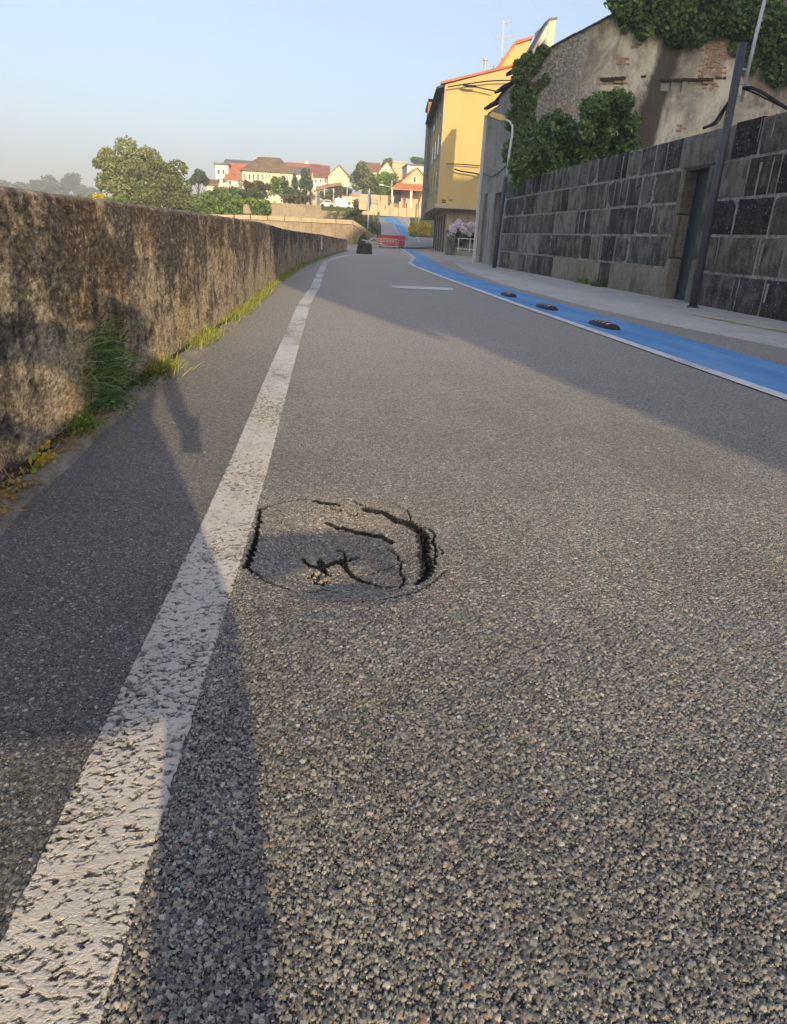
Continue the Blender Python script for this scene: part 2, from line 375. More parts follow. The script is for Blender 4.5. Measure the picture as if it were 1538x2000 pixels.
M['wood'] = plain('old timber', (.07,.05,.035), .9, .2, .3, 20, .01)
M['rust'] = plain('rusty sheet', (.34,.17,.10), .8, .3, .3, 3)
M['lamp_yellow'] = plain('yellowed lamp head', (.62,.48,.16), .5, .4, .1)
M['flag_blue'] = plain('blue banner cloth', (.20,.30,.56), .8, .2, .2, 3)
M['cloth_dark'] = plain('dark cloth', (.05,.05,.07), .9, .2, .2)
M['skin'] = plain('skin', (.50,.33,.25), .6, .3, .08)
M['yellow_post'] = plain('yellow post paint', (.62,.47,.18), .6, .4, .1)
M['grey_panel'] = plain('fence infill', (.27,.20,.14), .8, .3, .2)
t = NT('yellow render', .9, .2); n = t.noise(t.map(t.pos,(1,1,.4)), .5, 5, .6); g = t.noise(t.pos, 9, 4, .6)
c = t.ramp(n, [(.3,(.47,.355,.15)),(.6,(.51,.39,.17)),(.8,(.54,.42,.20))]); c = t.mix(t.mr(g,.55,.8,0,.12), c, (.4,.27,.1)); t.color(c); t.bump(g,.01); M['yellow_wall'] = t.m
def roofmat(name, a, b, c):
    t = NT(name, .85, .25); p = t.pos; n = t.noise(p, .9, 5, .65); g = t.noise(p, 14, 3, .6)
    t.color(t.mix(t.mr(g,.4,.7,0,.35), t.ramp(n, [(.3,a),(.5,b),(.72,c)]), tuple(q*.5 for q in a))); t.bump(g, .02); return t.m
M['roof_red'] = roofmat('red roof tiles', (.36,.12,.06), (.48,.17,.085), (.56,.24,.13))
M['roof_orange'] = roofmat('orange roof tiles', (.48,.17,.07), (.60,.24,.10), (.66,.32,.15))
M['roof_brown'] = roofmat('brown roof tiles', (.14,.095,.06), (.24,.16,.095), (.32,.22,.13))
M['roof_maroon'] = roofmat('maroon roof tiles', (.20,.09,.06), (.28,.12,.085), (.34,.17,.12))
M['roof_grey'] = roofmat('grey roof sheets', (.10,.11,.12), (.16,.17,.18), (.22,.22,.22))
M['roof_old'] = roofmat('blackened roof tiles', (.03,.03,.03), (.06,.058,.055), (.11,.10,.09))
t = NT('grass ground', .95, .1); n = t.noise(t.pos, .12, 5, .6); g = t.noise(t.pos, 3, 5, .7)
c = t.ramp(n, [(.3,(.05,.075,.02)),(.55,(.09,.11,.03)),(.75,(.16,.14,.05))]); c = t.mix(t.mr(g,.4,.7,0,.5), c, (.03,.045,.012)); t.color(c); t.bump(g, .08); M['ground'] = t.m
t = NT('soil and litter', .95, .1); n = t.noise(t.pos, 40, 5, .7); c = t.ramp(n, [(.3,(.02,.016,.01)),(.5,(.065,.05,.03)),(.7,(.17,.13,.085))]); t.color(c); t.bump(n, .012); M['soil'] = t.m
t = NT('painted steel door', .38, .5); x = t.sep(t.tc.outputs['Object'])
n = t.noise(t.map(t.pos, (2.2,4,.7)), 2.0, 5, .6, .6); s = t.noise(t.map(t.pos, (14,14,1.0)), 1.0, 4, .6)
c = t.ramp(n, [(.35,(.018,.034,.038)),(.6,(.03,.055,.06)),(.8,(.06,.10,.105))])
sc_ = t.noise(t.map(t.pos, (1,9,4)), 2.4, 5, .75, 1.2); c = t.mix(t.math('MULTIPLY', t.mr(sc_, .60, .64, 0, 1), t.mr(n,.45,.6,0,.35)), c, (.30,.34,.34))
c = t.mix(t.math('MULTIPLY', t.mr(s, .55, .75, 0, .5), 1.0), c, (.10,.14,.145)); t.color(c); M['door'] = t.m

def set_tone(me, vals):
    a = me.attributes.new('tone', 'FLOAT', 'FACE'); a.data.foreach_set('value', np.asarray(vals, dtype=np.float32))
def leaves(name, P, size, m, parent=None, normal=None, spread=1.0, tone=None, kind=None, aspect=.75, seed=0):
    """P (n,3): one leaf-shaped quad at each point"""
    g = np.random.default_rng(seed+len(P)); n = len(P); P = np.asarray(P, dtype=float)
    N = g.normal(size=(n,3))*spread
    if normal is not None: N += np.asarray(normal)
    N /= np.linalg.norm(N, axis=1)[:,None]+1e-9
    A = np.cross(N, g.normal(size=(n,3))); A /= np.linalg.norm(A, axis=1)[:,None]+1e-9; B = np.cross(N, A)
    s = size*g.uniform(.6, 1.3, n)[:,None]
    V = np.stack([P-A*s*.5, P-B*s*.5*aspect+N*s*.08, P+A*s*.55, P+B*s*.5*aspect+N*s*.08], 1).reshape(-1,3)
    me = npmesh(name, V, np.arange(4*n).reshape(n,4))
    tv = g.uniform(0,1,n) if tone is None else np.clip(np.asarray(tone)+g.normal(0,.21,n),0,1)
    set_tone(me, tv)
    return link(name, me, m, parent, kind=kind or ('stuff' if parent else None))
def clump_points(centers, radii, n, g, shell=.55):
    centers = np.asarray(centers, float); radii = np.asarray(radii, float)
    w = (radii.prod(1))**.67; k = g.choice(len(centers), n, p=w/w.sum())
    d = g.normal(size=(n,3)); d /= np.linalg.norm(d, axis=1)[:,None]
    r = shell+(1-shell)*g.uniform(0,1,n)**.6; r += g.normal(0,.06,n)
    P = centers[k]+d*radii[k]*r[:,None]
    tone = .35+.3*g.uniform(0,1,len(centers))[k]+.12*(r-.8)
    return P, tone
def crown_clumps(c, R, nb, g, rel=.38):
    cs = []; rs = []
    for i in range(nb):
        d = g.normal(size=3); d /= np.linalg.norm(d); q = g.uniform(.25,.80)
        cs.append(np.array(c)+d*np.array(R)*q); rs.append(np.array(R)*rel*g.uniform(.6,1.25))
    return cs, rs
def tree(name, label, cat, base, blobs, n, size, m, trunk_r, seed, group=None, lean=(0,0), nb=14, limbs=7, shell=.55, rel=.40, trunk_m=None):
    g = np.random.default_rng(seed); t = thing(name, label, cat, base, group); base = Vector(base)
    cs, rs = [], []
    for (c, R) in blobs:
        a, b = crown_clumps(c, R, nb, g, rel); cs += a; rs += b
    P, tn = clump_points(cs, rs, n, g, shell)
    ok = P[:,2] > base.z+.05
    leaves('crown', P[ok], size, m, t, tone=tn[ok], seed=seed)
    if trunk_r:
        mb = MB(); c0 = Vector(blobs[0][0])
        top = Vector((c0.x+lean[0], c0.y+lean[1], c0.z))
        mid = base.lerp(top,.5)+Vector((g.normal()*.15,0,0))
        mb.tube([base, base.lerp(mid,.5), mid, mid.lerp(top,.5), top], trunk_r, 8, trunk_r*.35)
        for k in range(limbs):
            e = Vector(cs[int(g.integers(len(cs)))]); s0 = base.lerp(top, float(g.uniform(.35,.8)))
            mb.tube([s0, s0.lerp(e,.5)+Vector((0,0,.1*(e-s0).length)), e], trunk_r*.42, 6, trunk_r*.12)
        mb.build('trunk', trunk_m or M['bark'], t, smooth=True)
    return t

# ================================================================== SETTING
# terrain
def wall_x(y):
    k = [(-10,-.95),(1,-.955),(3,-.955),(4.2,-.90),(7.5,-.74),(13.3,-.60),(18.6,-.30),(24,.12),(30,.72),(38,1.62)]
    for (a,b),(c,d) in zip(k,k[1:]):
        if y <= c: return b+(d-b)*max(0,(y-a))/(c-a)
    return k[-1][1]
def smooth01(a, b, v):
    t = min(1,max(0,(v-a)/(b-a))); return t*t*(3-2*t)
def edge_x(y): return 4.6+(y-58)*.05
def terrace(x, y):
    if y < 58.5: return 0
    return 1.5+(1.75*smooth01(75.2,75.9,y))+.018*max(0,y-76)
def terrain(x, y):
    r = road_z(y)
    if y < 58.5:
        return (r-.14) if x > wall_x(y)-.1 else -.55
    tz = terrace(x,y); w = 1-smooth01(edge_x(y)-1.2, edge_x(y)-.3, x)
    if y > 112: w *= 1-smooth01(112,122,y)*smooth01(2,6,x)
    z = r*(1-w)+tz*w
    if x < -14: z = z*(1-smooth01(-14,-26,x) if False else 1-smooth01(14,30,-x))
    return z-.03
xs = sorted(set(list(np.linspace(-900,-60,18))+list(np.linspace(-55,-3,30))+list(np.linspace(-2.6,14,56))+list(np.linspace(15,60,22))+list(np.linspace(80,900,16))))
ys = sorted(set(list(np.linspace(-300,-20,10))+list(np.linspace(-15,50,40))+list(np.linspace(51,80,70))+list(np.linspace(81,135,50))+list(np.linspace(145,1200,24))))
V = [(x,y,terrain(x,y)) for y in ys for x in xs]
me = npmesh('ground', V, gridfaces(len(ys), len(xs)))
link('ground', me, M['ground'], kind='structure', smooth=False)

# pothole: sunken plate and cracks, traced on the road plane
def zp(x, y):   # close-up pixel to road plane
    px = 440+x*.3121; py = 920+y*.3121
    d = _f + _R*((px-769)/F) - _U*((py-1000)/F); z = 0.0
    for _ in range(8):      # the plate is sunken: meet its real depth
        t = (z-H)/d.z; X, Y = d.x*t, d.y*t
        r_ = math.hypot((X-.088)/.265, (Y-1.80)/.36); q = min(1, max(0, 1-r_)); q = q*q*(3-2*q)
        z = .5*z+.5*(-.058*min(1, q*1.12)-.024*math.exp(-(((X-.05)/.14)**2+((Y-1.60)/.14)**2))*(r_ < 1))
    return (X, Y)
CR = [  # (points, half width m, depth m)
 ([(222,240),(215,300),(205,350),(190,430),(165,500),(150,560),(128,592)], (.0022,.0048), .028),
 ([(130,590),(200,640),(260,690),(320,708),(400,735)], (.0035,.0015), .016),
 ([(222,240),(280,215),(350,197),(420,180),(520,170)], (.0028,.0022), .016),
 ([(560,190),(620,200),(710,208)], (.0038,.0032), .022),
 ([(740,170),(800,180),(850,203),(890,222),(930,236)], (.0024,.0040), .02),
 ([(870,235),(930,242),(1000,255),(1060,295),(1130,312),(1180,340)], (.0045,.0075), .04),
 ([(1180,340),(1230,385),(1255,440),(1245,520),(1262,570),(1265,612)], (.0065,.0105), .04),
 ([(1265,612),(1250,650),(1205,688)], (.010,.004), .03),
 ([(1050,200),(1110,225),(1155,260),(1160,300),(1150,320)], (.0022,.0020), .014),
 ([(1210,350),(1275,352),(1312,392),(1300,440),(1350,490),(1365,512)], (.0035,.0022), .02),
 ([(1300,440),(1322,490),(1308,540),(1320,575)], (.0035,.003), .02),
 ([(1255,440),(1300,440)], (.004,.004), .02),
 ([(640,328),(700,350),(740,350),(790,370),(860,385),(930,400),(980,402),(1020,430),(1045,448)], (.0030,.0034), .022),
 ([(690,350),(740,352)], (.0045,.0035), .02),
 ([(640,225),(740,240),(810,272),(830,256)], (.0024,.0028), .018),
 ([(490,550),(530,585),(590,602),(640,590),(690,572),(730,562)], (.0032,.0048), .03),
 ([(730,562),(752,530),(742,500),(700,490)], (.003,.0018), .014),
 ([(735,560),(790,548),(835,538)], (.0055,.003), .02),
 ([(730,575),(760,610),(790,650),(850,680),(905,692)], (.0050,.0030), .03),
 ([(905,680),(950,705),(1010,712),(1090,712),(1118,695)], (.0032,.0026), .02),
 ([(1030,485),(1080,520),(1100,570),(1100,630),(1122,668),(1112,700)], (.0016,.0035), .016),
 ([(690,815),(850,810),(970,795),(1100,765),(1200,745),(1300,690),(1380,620)], (.0012,.0016), .006),
 ([(520,755),(620,735),(700,752)], (.0025,.0018), .010),
 ([(1100,560),(1020,600),(900,640)], (.001,.001), .004),
 ([(600,570),(612,620),(650,650)], (.006,.004), .03),
 ([(1255,470),(1230,400)], (.009,.009), .05),
]
def jagged(pts, g):
    out = []
    for a, b in zip(pts, pts[1:]):
        a = np.array(a); b = np.array(b); L = np.linalg.norm(b-a); n = max(2, int(L/.010)); nv = np.array([-(b-a)[1], (b-a)[0]])/max(L,1e-6)
        for i in range(n): out.append(a+(b-a)*i/n+nv*g.normal()*.0022*(i>0))
    out.append(np.array(pts[-1])); return out
hole_c = zp(588,668)
def pothole_z(X, Y):
    Z = np.zeros_like(X); K = np.zeros_like(X); g = np.random.default_rng(3)
    cx, cy = .088, 1.80
    m = (X > -.35)&(X < .60)&(Y > 1.30)&(Y < 2.35)
    x = X[m]; y = Y[m]
    # plate: sunken, deepest at lower middle
    ang = np.arctan2((y-cy)/.36, (x-cx)/.265); rr = np.hypot((x-cx)/.265, (y-cy)/.36)
    rr *= 1+.035*np.sin(3*ang+1)+.02*np.sin(7*ang)
    d = np.clip(1-rr, 0, 1); s = d*d*(3-2*d)
    z = -.058*np.clip(s*1.12,0,1)-.024*np.exp(-(((x-.05)/.14)**2+((y-1.60)/.14)**2))
    right = np.clip((x-.10)/.15,0,1)*np.clip((rr<1.0)*1.0,0,1); z -= .005*right*np.clip((1-rr)/.10,0,1)
    left = np.clip((.0-x)/.12,0,1); z -= .003*left*np.clip((1-rr)/.10,0,1)
    k = np.zeros_like(x); cz = np.zeros_like(x)
    wob = 1+.45*np.sin(x*310+y*170)+.3*np.sin(x*130-y*420)
    for pts, (w0,w1), dep in CR:
        P = jagged([zp(*p) for p in pts], g); n = len(P)-1
        for i in range(n):
            a, b = P[i], P[i+1]; ab = b-a; L2 = ab@ab+1e-12
            w = w0+(w1-w0)*(i+.5)/n
            box = (x > min(a[0],b[0])-.03)&(x < max(a[0],b[0])+.03)&(y > min(a[1],b[1])-.03)&(y < max(a[1],b[1])+.03)
            if not box.any(): continue
            tt = np.clip(((x[box]-a[0])*ab[0]+(y[box]-a[1])*ab[1])/L2, 0, 1)
            dd = np.hypot(x[box]-(a[0]+tt*ab[0]), (y[box]-(a[1]+tt*ab[1]))*.72)
            w = max(w*1.1, .0030); f = np.clip((w*wob[box]*1.15-dd)/(w*.55), 0, 1)
            cz[box] = np.maximum(cz[box], f*min(dep,.026)); k[box] = np.maximum(k[box], np.clip((w*(.6+.4*wob[box])*1.5+(.0025 if dep > .02 else 0)-dd)/.0022,0,1)*min(.98,max(.75,dep/.014)))
    # the small hole in the plate
    hx, hy = hole_c; rh = np.hypot((x-hx)/.030, (y-hy)/.042)*(1+.25*np.sin(5*np.arctan2(y-hy, x-hx))+.15*np.sin(11*np.arctan2(y-hy,x-hx)))
    f = np.clip((1-rh)*2.2, 0, 1); cz = np.maximum(cz, f*.055); k = np.maximum(k, f*.9)
    Z[m] = z-cz; K[m] = k
    return Z, K
def spaced(a, b, dense_a, dense_b, n0, n1):
    g = np.linspace(a, b, 4000); w = np.where((g > dense_a)&(g < dense_b), n1/(dense_b-dense_a), n0/((b-a)-(dense_b-dense_a)))
    c = np.concatenate([[0], np.cumsum((w[1:]+w[:-1])*.5*(g[1]-g[0]))]); N = int(c[-1])
    return np.interp(np.linspace(0, c[-1], N), c, g)
ROAD = thing('road', 'grey asphalt street with coarse worn surface and a cracked pothole', 'road'); ROAD['kind'] = 'structure'; del ROAD['category']
YN0, YN1 = .34, 3.6
def xl(y): return np.maximum(-.87, -.75*y-.1)
def xr(y): return .7*y+.28
ly = spaced(math.log(YN0), math.log(YN1), math.log(1.42), math.log(2.25), 400, 420)
tx = spaced(0, 1, .26, .56, 380, 420)
yy = np.exp(ly)[:,None]; XX = xl(yy)+(xr(yy)-xl(yy))*tx[None,:]; YY = np.broadcast_to(yy, XX.shape)
ZZ, KK = pothole_z(XX, YY)
def line_cx(y):   # centre of the white edge line
    k = [(-5,-.30),(.5,-.295),(1,-.28),(1.8,-.25),(2.5,-.232),(4.4,-.20),(8.7,-.115),(11.7,.02),(16,.13),(21.8,.31),(26.4,.74),(30.4,1.36),(32.0,1.9)]
    return np.interp(y, [a for a,_ in k], [b for _,b in k])
fac = gridfaces(*XX.shape); me = npmesh('road_surface', np.stack([XX,YY,ZZ],-1).reshape(-1,3), fac)
a = me.attributes.new('crack', 'FLOAT', 'POINT'); a.data.foreach_set('value', KK.ravel().astype(np.float32))
a = me.attributes.new('fade', 'FLOAT', 'POINT'); a.data.foreach_set('value', np.clip((2.9-YY)/1.1, 0, 1).ravel().astype(np.float32))
fc = XX.ravel()[fac[:,0]]; fy = YY.ravel()[fac[:,0]]
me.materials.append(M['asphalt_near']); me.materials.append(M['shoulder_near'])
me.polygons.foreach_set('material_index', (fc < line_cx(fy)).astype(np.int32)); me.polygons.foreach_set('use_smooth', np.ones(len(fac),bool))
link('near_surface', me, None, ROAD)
# rest of the road sheet
def sheet(name, ysamp, xa, xb, m, parent, dz=0.0, nx=2, kind=None):
    V = []
    for y in ysamp:
        a, b = xa(y), xb(y)
        for i in range(nx): V.append((a+(b-a)*i/(nx-1), y, road_z(y)+dz))
    return link(name, npmesh(name, V, gridfaces(len(ysamp), nx)), m, parent, kind=kind)
yr = np.linspace(YN0, YN1, 12)
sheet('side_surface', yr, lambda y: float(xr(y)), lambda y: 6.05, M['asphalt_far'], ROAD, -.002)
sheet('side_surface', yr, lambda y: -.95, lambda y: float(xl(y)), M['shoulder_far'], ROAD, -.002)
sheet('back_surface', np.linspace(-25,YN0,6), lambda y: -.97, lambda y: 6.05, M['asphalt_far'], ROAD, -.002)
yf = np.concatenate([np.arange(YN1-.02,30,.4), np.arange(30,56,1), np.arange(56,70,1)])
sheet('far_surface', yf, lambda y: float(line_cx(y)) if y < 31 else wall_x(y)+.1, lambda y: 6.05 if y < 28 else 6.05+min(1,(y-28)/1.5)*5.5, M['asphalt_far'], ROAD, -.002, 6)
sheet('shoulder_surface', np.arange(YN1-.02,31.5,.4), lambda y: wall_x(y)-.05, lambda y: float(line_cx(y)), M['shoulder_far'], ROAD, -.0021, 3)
# hill road beyond the barrier
def strip(name, L, R_, m, parent, dz):
    """L,R_: measured edge points on the road"""
    a = [on_road(*p) for p in L]; b = [on_road(*p) for p in R_]
    def res(P, n=24):
        P = sorted(P, key=lambda q: q.y); y = np.linspace(P[0].y, P[-1].y, n)
        return [(float(np.interp(v,[q.y for q in P],[q.x for q in P])), v) for v in y]
    A = res(a); B = res(b); V = []
    for (x0,y0),(x1,y1) in zip(A,B): V += [(x0,y0,road_z(y0)+dz),(x1,y1,road_z(y1)+dz)]
    return link(name, npmesh(name, V, gridfaces(len(A),2)), m, parent)
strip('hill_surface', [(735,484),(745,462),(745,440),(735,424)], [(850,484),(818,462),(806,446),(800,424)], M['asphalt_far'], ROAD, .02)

# painted markings
ln_y = np.exp(np.linspace(math.log(.36), math.log(3.6), 620)); nc = 60
u = np.linspace(-1, 1, nc)[None,:]; cy = ln_y[:,None]
hw = .072
j = np.array([mnoise.noise(Vector((0,v*24,0)))*.0035+mnoise.noise(Vector((5,v*110,0)))*.0018 for v in ln_y])[:,None]
j2 = np.array([mnoise.noise(Vector((9,v*24,0)))*.0035+mnoise.noise(Vector((15,v*110,0)))*.0018 for v in ln_y])[:,None]
Xl = line_cx(cy)+u*hw+np.where(u<0, j*(-u), j2*u); Yl = np.broadcast_to(cy, Xl.shape)
Zl = .0045*np.clip((1-np.abs(u))/.04,0.0,1)**.5+pothole_z(Xl, Yl)[0]*0
me = npmesh('edge_line', np.stack([Xl,Yl,np.broadcast_to(Zl,Xl.shape)],-1).reshape(-1,3), gridfaces(620,nc)); me.polygons.foreach_set('use_smooth', np.ones(len(me.polygons),bool))
link('edge_line', me, M['line_near'], ROAD)
sheet('edge_line', np.concatenate([np.arange(3.58,31,.4),[31.5,32]]), lambda y: float(line_cx(y))-(.072 if y<22 else .085), lambda y: float(line_cx(y))+(.072 if y<22 else .085+.05*(y-22)/8), M['line_far'], ROAD, .004, 3)
def bw(y): return float(np.interp(y, [-5,4,6.6,10,16,21.9,25.5], [2.86,2.86,2.84,2.80,2.84,2.94,3.18]))
def bb(y): return float(np.interp(y, [-5,5.2,7.2,11.3,17,22,26.6,30], [3.68,3.68,3.64,3.25+.3,3.62,3.82,4.32,4.9]))
yb = np.concatenate([np.arange(-6,24,.5),[24,24.8]])
sheet('cycle_lane', yb, lambda y: bw(y)+.05, bb, M['blue'], ROAD, .003, 3)
sheet('lane_line', yb, lambda y: bw(y)-.06, lambda y: bw(y)+.05, M['lane_white'], ROAD, .0065, 2)
strip('cycle_lane', [(806,513),(812,503),(800,494),(782,482)], [(855,514),(838,504),(818,494),(793,479)], M['blue'], ROAD, .006)
strip('lane_line', [(798,513),(806,503),(795,494),(776,482)], [(806,513),(812,503),(800,494),(782,482)], M['line_far'], ROAD, .008)
strip('cycle_lane', [(785,468),(780,455),(770,440),(742,424)], [(797,468),(795,455),(790,440),(772,424)], M['blue'], ROAD, .05)
strip('lane_line', [(778,460),(772,448),(767,438)], [(781,460),(775,448),(769,438)], M['line_far'], ROAD, .07)
strip('kerb_line', [(823,484),(811,462)], [(827,484),(814,462)], M['line_far'], ROAD, .07)
strip('kerb_line', [(805,450),(792,436),(780,426)], [(809,450),(795,436),(782,426)], M['line_far'], ROAD, .07)
MB().add([(1.29,12.15,.004),(2.30,12.15,.004),(2.42,12.8,.004),(1.33,12.85,.004)], [(0,1,2,3)]).build('stop_mark', M['line_dim'], ROAD)
MB().add([(3.9,28.5,.004),(5.0,28.3,.004),(5.0,28.9,.004),(3.9,29.1,.004)], [(0,1,2,3)]).build('faded_mark', M['line_dim'], ROAD)

# right pavement, slightly raised
def pvx(y): return float(np.interp(y, [-5,4,6.3,8,10,14.7,20,26,31], [5.3,4.9,4.42,4.1,3.87,3.78,4.15,4.9,6.2]))
yp = np.arange(-6,31.5,.5); V = []
for y in yp: V += [(pvx(y),y,-.01),(pvx(y)+.012,y,.022),(5.0,y,.024) if pvx(y) < 4.9 else (pvx(y)+.05,y,.024),(6.4 if y < 28 else 8.5,y,.026)]
PV = link('pavement', npmesh('pavement', V, gridfaces(len(yp),4)), M['pavement'], kind='structure')
MB().add([(4.93,9.15,.030),(5.10,9.1,.030),(5.48,6.2,.030),(5.26,6.2,.030)], [(0,1,2,3)]).build('yellow_line', M['line_yellow'], PV)

# kerb strip at the foot of the parapet
yk = np.concatenate([np.exp(np.linspace(math.log(1.0), math.log(9), 300)), np.linspace(9.2,38,80)]); uk = np.linspace(0,1,14); V = []
for y in yk:
    w = .115+.02*mnoise.noise(Vector((0,y*3,0)))
    for q in uk:
        n = mnoise.noise(Vector((q*w*22,y*16,3)))*.010+mnoise.noise(Vector((q*w*70,y*60,7)))*.005
        z = (.020+.012*math.sin(min(1,(1-q)*3)*1.5)+n)*(1 if q < .95 else .0)-(.01 if q >= .95 else 0)
        V.append((wall_x(y)-.02+q*(w+.02)+mnoise.noise(Vector((4,y*30,1)))*.006*(q>.9), y, z))
me = npmesh('kerb', V, gridfaces(len(yk),14)); me.polygons.foreach_set('use_smooth', np.ones(len(me.polygons),bool))
KERB = link('kerb', me, M['curb'], kind='structure')

# ================================================================== PARAPET WALL (left)
pt = thing('parapet_wall', 'low brown lichen-streaked parapet wall running along the left of the street', 'wall', (-.95,1,0))
def wtop(y): return float(np.interp(y, [0,10,16,25,38], [.885,.88,.80,.73,.52]))
yw = np.concatenate([[-6,-3,0,.8], np.exp(np.linspace(math.log(1.3), math.log(38), 680))]); zt = np.linspace(0,1,170)
V = []
tops = []
for y in yw:
    wx = wall_x(y); top = wtop(y)+mnoise.noise(Vector((0,y*2.2,9)))*.008+mnoise.noise(Vector((3,y*9,9)))*.006+(mnoise.noise(Vector((3,y*26,2)))*.008 if y<12 else 0)
    tops.append(top)
YW = yw[:,None]; WX = np.array([wall_x(v) for v in yw])[:,None]; TP = np.array(tops)[:,None]
prof_n = 150; zz = np.linspace(-.03,1,prof_n)[None,:]
XW = WX+np.zeros_like(zz)+np.where(zz>.985, -(zz-.985)*.8, 0); ZW = zz*TP
tp = np.linspace(.03,.32,12)[None,:]; XT = WX-.02-tp; ZT = TP+.004*np.sin(tp*20)+np.zeros_like(XT)
bk = np.linspace(1,-.6,3)[None,:]; XB = WX-.36+np.zeros((1,3)); ZB = TP*bk
XA = np.concatenate([XW,XT,XB+0*WX],1); ZA = np.concatenate([ZW,ZT,ZB],1); YA = np.broadcast_to(YW, XA.shape)
low = np.array([[mnoise.noise(Vector((0,y*1.7,z*3.0)))*.012+mnoise.noise(Vector((5,y*6,z*7)))*.006 for z in np.linspace(0,1,20)] for y in yw])
lowi = np.stack([np.interp(np.clip(ZA[i],0,1), np.linspace(0,1,20), low[i]) for i in range(len(yw))]); XA = XA+lowi*(XA > WX-.03)
me = npmesh('parapet', np.stack([XA,YA,ZA],-1).reshape(-1,3), gridfaces(len(yw), XA.shape[1])); me.polygons.foreach_set('use_smooth', np.ones(len(me.polygons),bool))
me.flip_normals()
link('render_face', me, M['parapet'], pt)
MB().box((wall_x(25)-.0,24.9,.28),(wall_x(25)+.03,25.25,.68)).build('metal_plate', M['galv'], pt)

# ================================================================== STONE WALL (right)
XR = 6.0
sw = thing('stone_wall', 'tall retaining wall of blackened granite blocks with pale mortar joints on the right', 'wall', (XR,12,0))
D0, D1 = 11.43, 12.15
blocks = []
for v in range(6):
    g = np.random.default_rng(40+v); nu, nv_ = 6, 5; V = []
    for j_ in range(nv_):
        for i_ in range(nu):
            uu = i_/(nu-1)-.5; vv = j_/(nv_-1)-.5; ed = (i_ in (0,nu-1)) or (j_ in (0,nv_-1))
            V.append((-.5 if not ed else -.18, uu+g.normal()*.008*(not ed), vv+g.normal()*.012*(not ed)) if not ed else (-.14+g.normal()*.05, uu*(1-.012*abs(g.normal())), vv*(1-.02*abs(g.normal()))))
            if not ed: V[-1] = (-.5+g.normal()*.16, V[-1][1], V[-1][2])
    Fc = [tuple(q) for q in gridfaces(nv_,nu)]
    n0 = len(V); ring = [i for i in range(nu)]+[r*nu+nu-1 for r in range(1,nv_)]+[(nv_-1)*nu+i for i in range(nu-2,-1,-1)]+[r*nu for r in range(nv_-2,0,-1)]
    for i in ring: V.append((.9, V[i][1], V[i][2]))
    k = len(ring)
    for i in range(k): Fc.append((ring[i], n0+i, n0+(i+1)%k, ring[(i+1)%k]))
    me = bpy.data.meshes.new('granite_block'); me.from_pydata(V, [], Fc)
    bm = bmesh.new(); bm.from_mesh(me); bmesh.ops.recalc_face_normals(bm, faces=bm.faces); bm.to_mesh(me); bm.free()
    me.polygons.foreach_set('use_smooth', [i < (nu-1)*(nv_-1) for i in range(len(me.polygons))])
    me.materials.append(M['granite_dark'])
    blocks.append(me)
def put_block(y0, y1, z0, z1, m, xoff=0.0):
    me = rnd.choice(blocks); o = bpy.data.objects.new('granite_block', me); C.objects.link(o); o.parent = sw
    o.matrix_parent_inverse = Matrix.Translation(-Vector(sw.location))
    o.location = (XR+.012+xoff+rnd.uniform(-.006,.008), (y0+y1)/2, (z0+z1)/2); o.scale = (.055, (y1-y0), (z1-z0))
    o.rotation_euler = (rnd.uniform(-.006,.006), rnd.uniform(-.008,.008), rnd.uniform(-.006,.006))
    o.material_slots[0].link = 'OBJECT'; o.material_slots[0].material = m
    return o
CZ = [0,.52,1.04,1.545,2.06,2.55]
for ci in range(5):
    z0, z1 = CZ[ci]+.018, CZ[ci+1]-.018
    y = 4.0+.37*(ci%2)
    while y < 23.9:
        L = rnd.uniform(.52,1.12); y1 = min(y+L, 24.0)
        if 24.0-y1 < .35: y1 = 24.0
        a, b = y, y1
        if ci < 4:
            if a < D0 < b or (D0-.35 < b <= D0): b = D0-.16; y1 = D1+.16
            elif D0 <= a < D1: y = D1+.16; continue
        if ci == 4 and a < D0 < b: b = max(b, D1+.3); y1 = b
        g_ = .012+rnd.random()*.018
        pr = .12 if ci == 4 else .22 if ci == 3 else .35 if ci == 2 else .6 if ci == 1 else .9
        if a > 15: pr = min(1, pr+.25)
        if a < 11 and ci < 2: pr -= .35
        m = M['granite_dark'] if rnd.random() > pr+.12 else (M['granite_light'] if (ci == 0 and 11.9 < a < 18 and rnd.random() < .75) else M['granite_mid'])
        if ci == 0 and 12.2 < a < 14.2: m = M['granite_light']
        if b-a > .12:
            o = put_block(a+g_, b-g_, z0, z1+(rnd.uniform(-.02,.02) if ci == 4 else 0), m)
            if ci == 4 and o.location.z: pass
        y = y1
# jambs of the door opening
for (a,b) in ((D0-.15, D0-.005),(D1+.005, D1+.15)):
    for k in range(3):
        z0 = .02+k*.68; o = put_block(a, b, z0, z0+.66, M['granite_light'] if a > D1 else M['granite_mid'], -.006)
        mbk = MB().box((XR+.045,a,z0),(XR+.40,b,z0+.66)).build('jamb_stone', M['granite_light'], sw, .006)
mb = MB().box((XR+.010,4,-.1),(XR+.45,D0-.13,2.53)).box((XR+.010,D1+.13,-.1),(XR+.45,24.0,2.53)).box((XR+.010,D0-.13,2.07),(XR+.45,D1+.13,2.53))
mb.build('mortar_core', M['mortar'], sw)
MB().box((XR+.02,D0-.30,2.02),(XR+.4,D1+.2,2.075)).build('lintel_soffit', M['granite_dark'], sw)
dr = MB().box((XR+.20,D0,.02),(XR+.24,D1,2.02)).build('door', M['door'], sw)
for q, w_ in ((D0+.0,.05),(D1-.05,.05)): MB().box((XR+.185,q,.02),(XR+.198,q+w_,2.02)).build('door_stile', M['door'], dr)
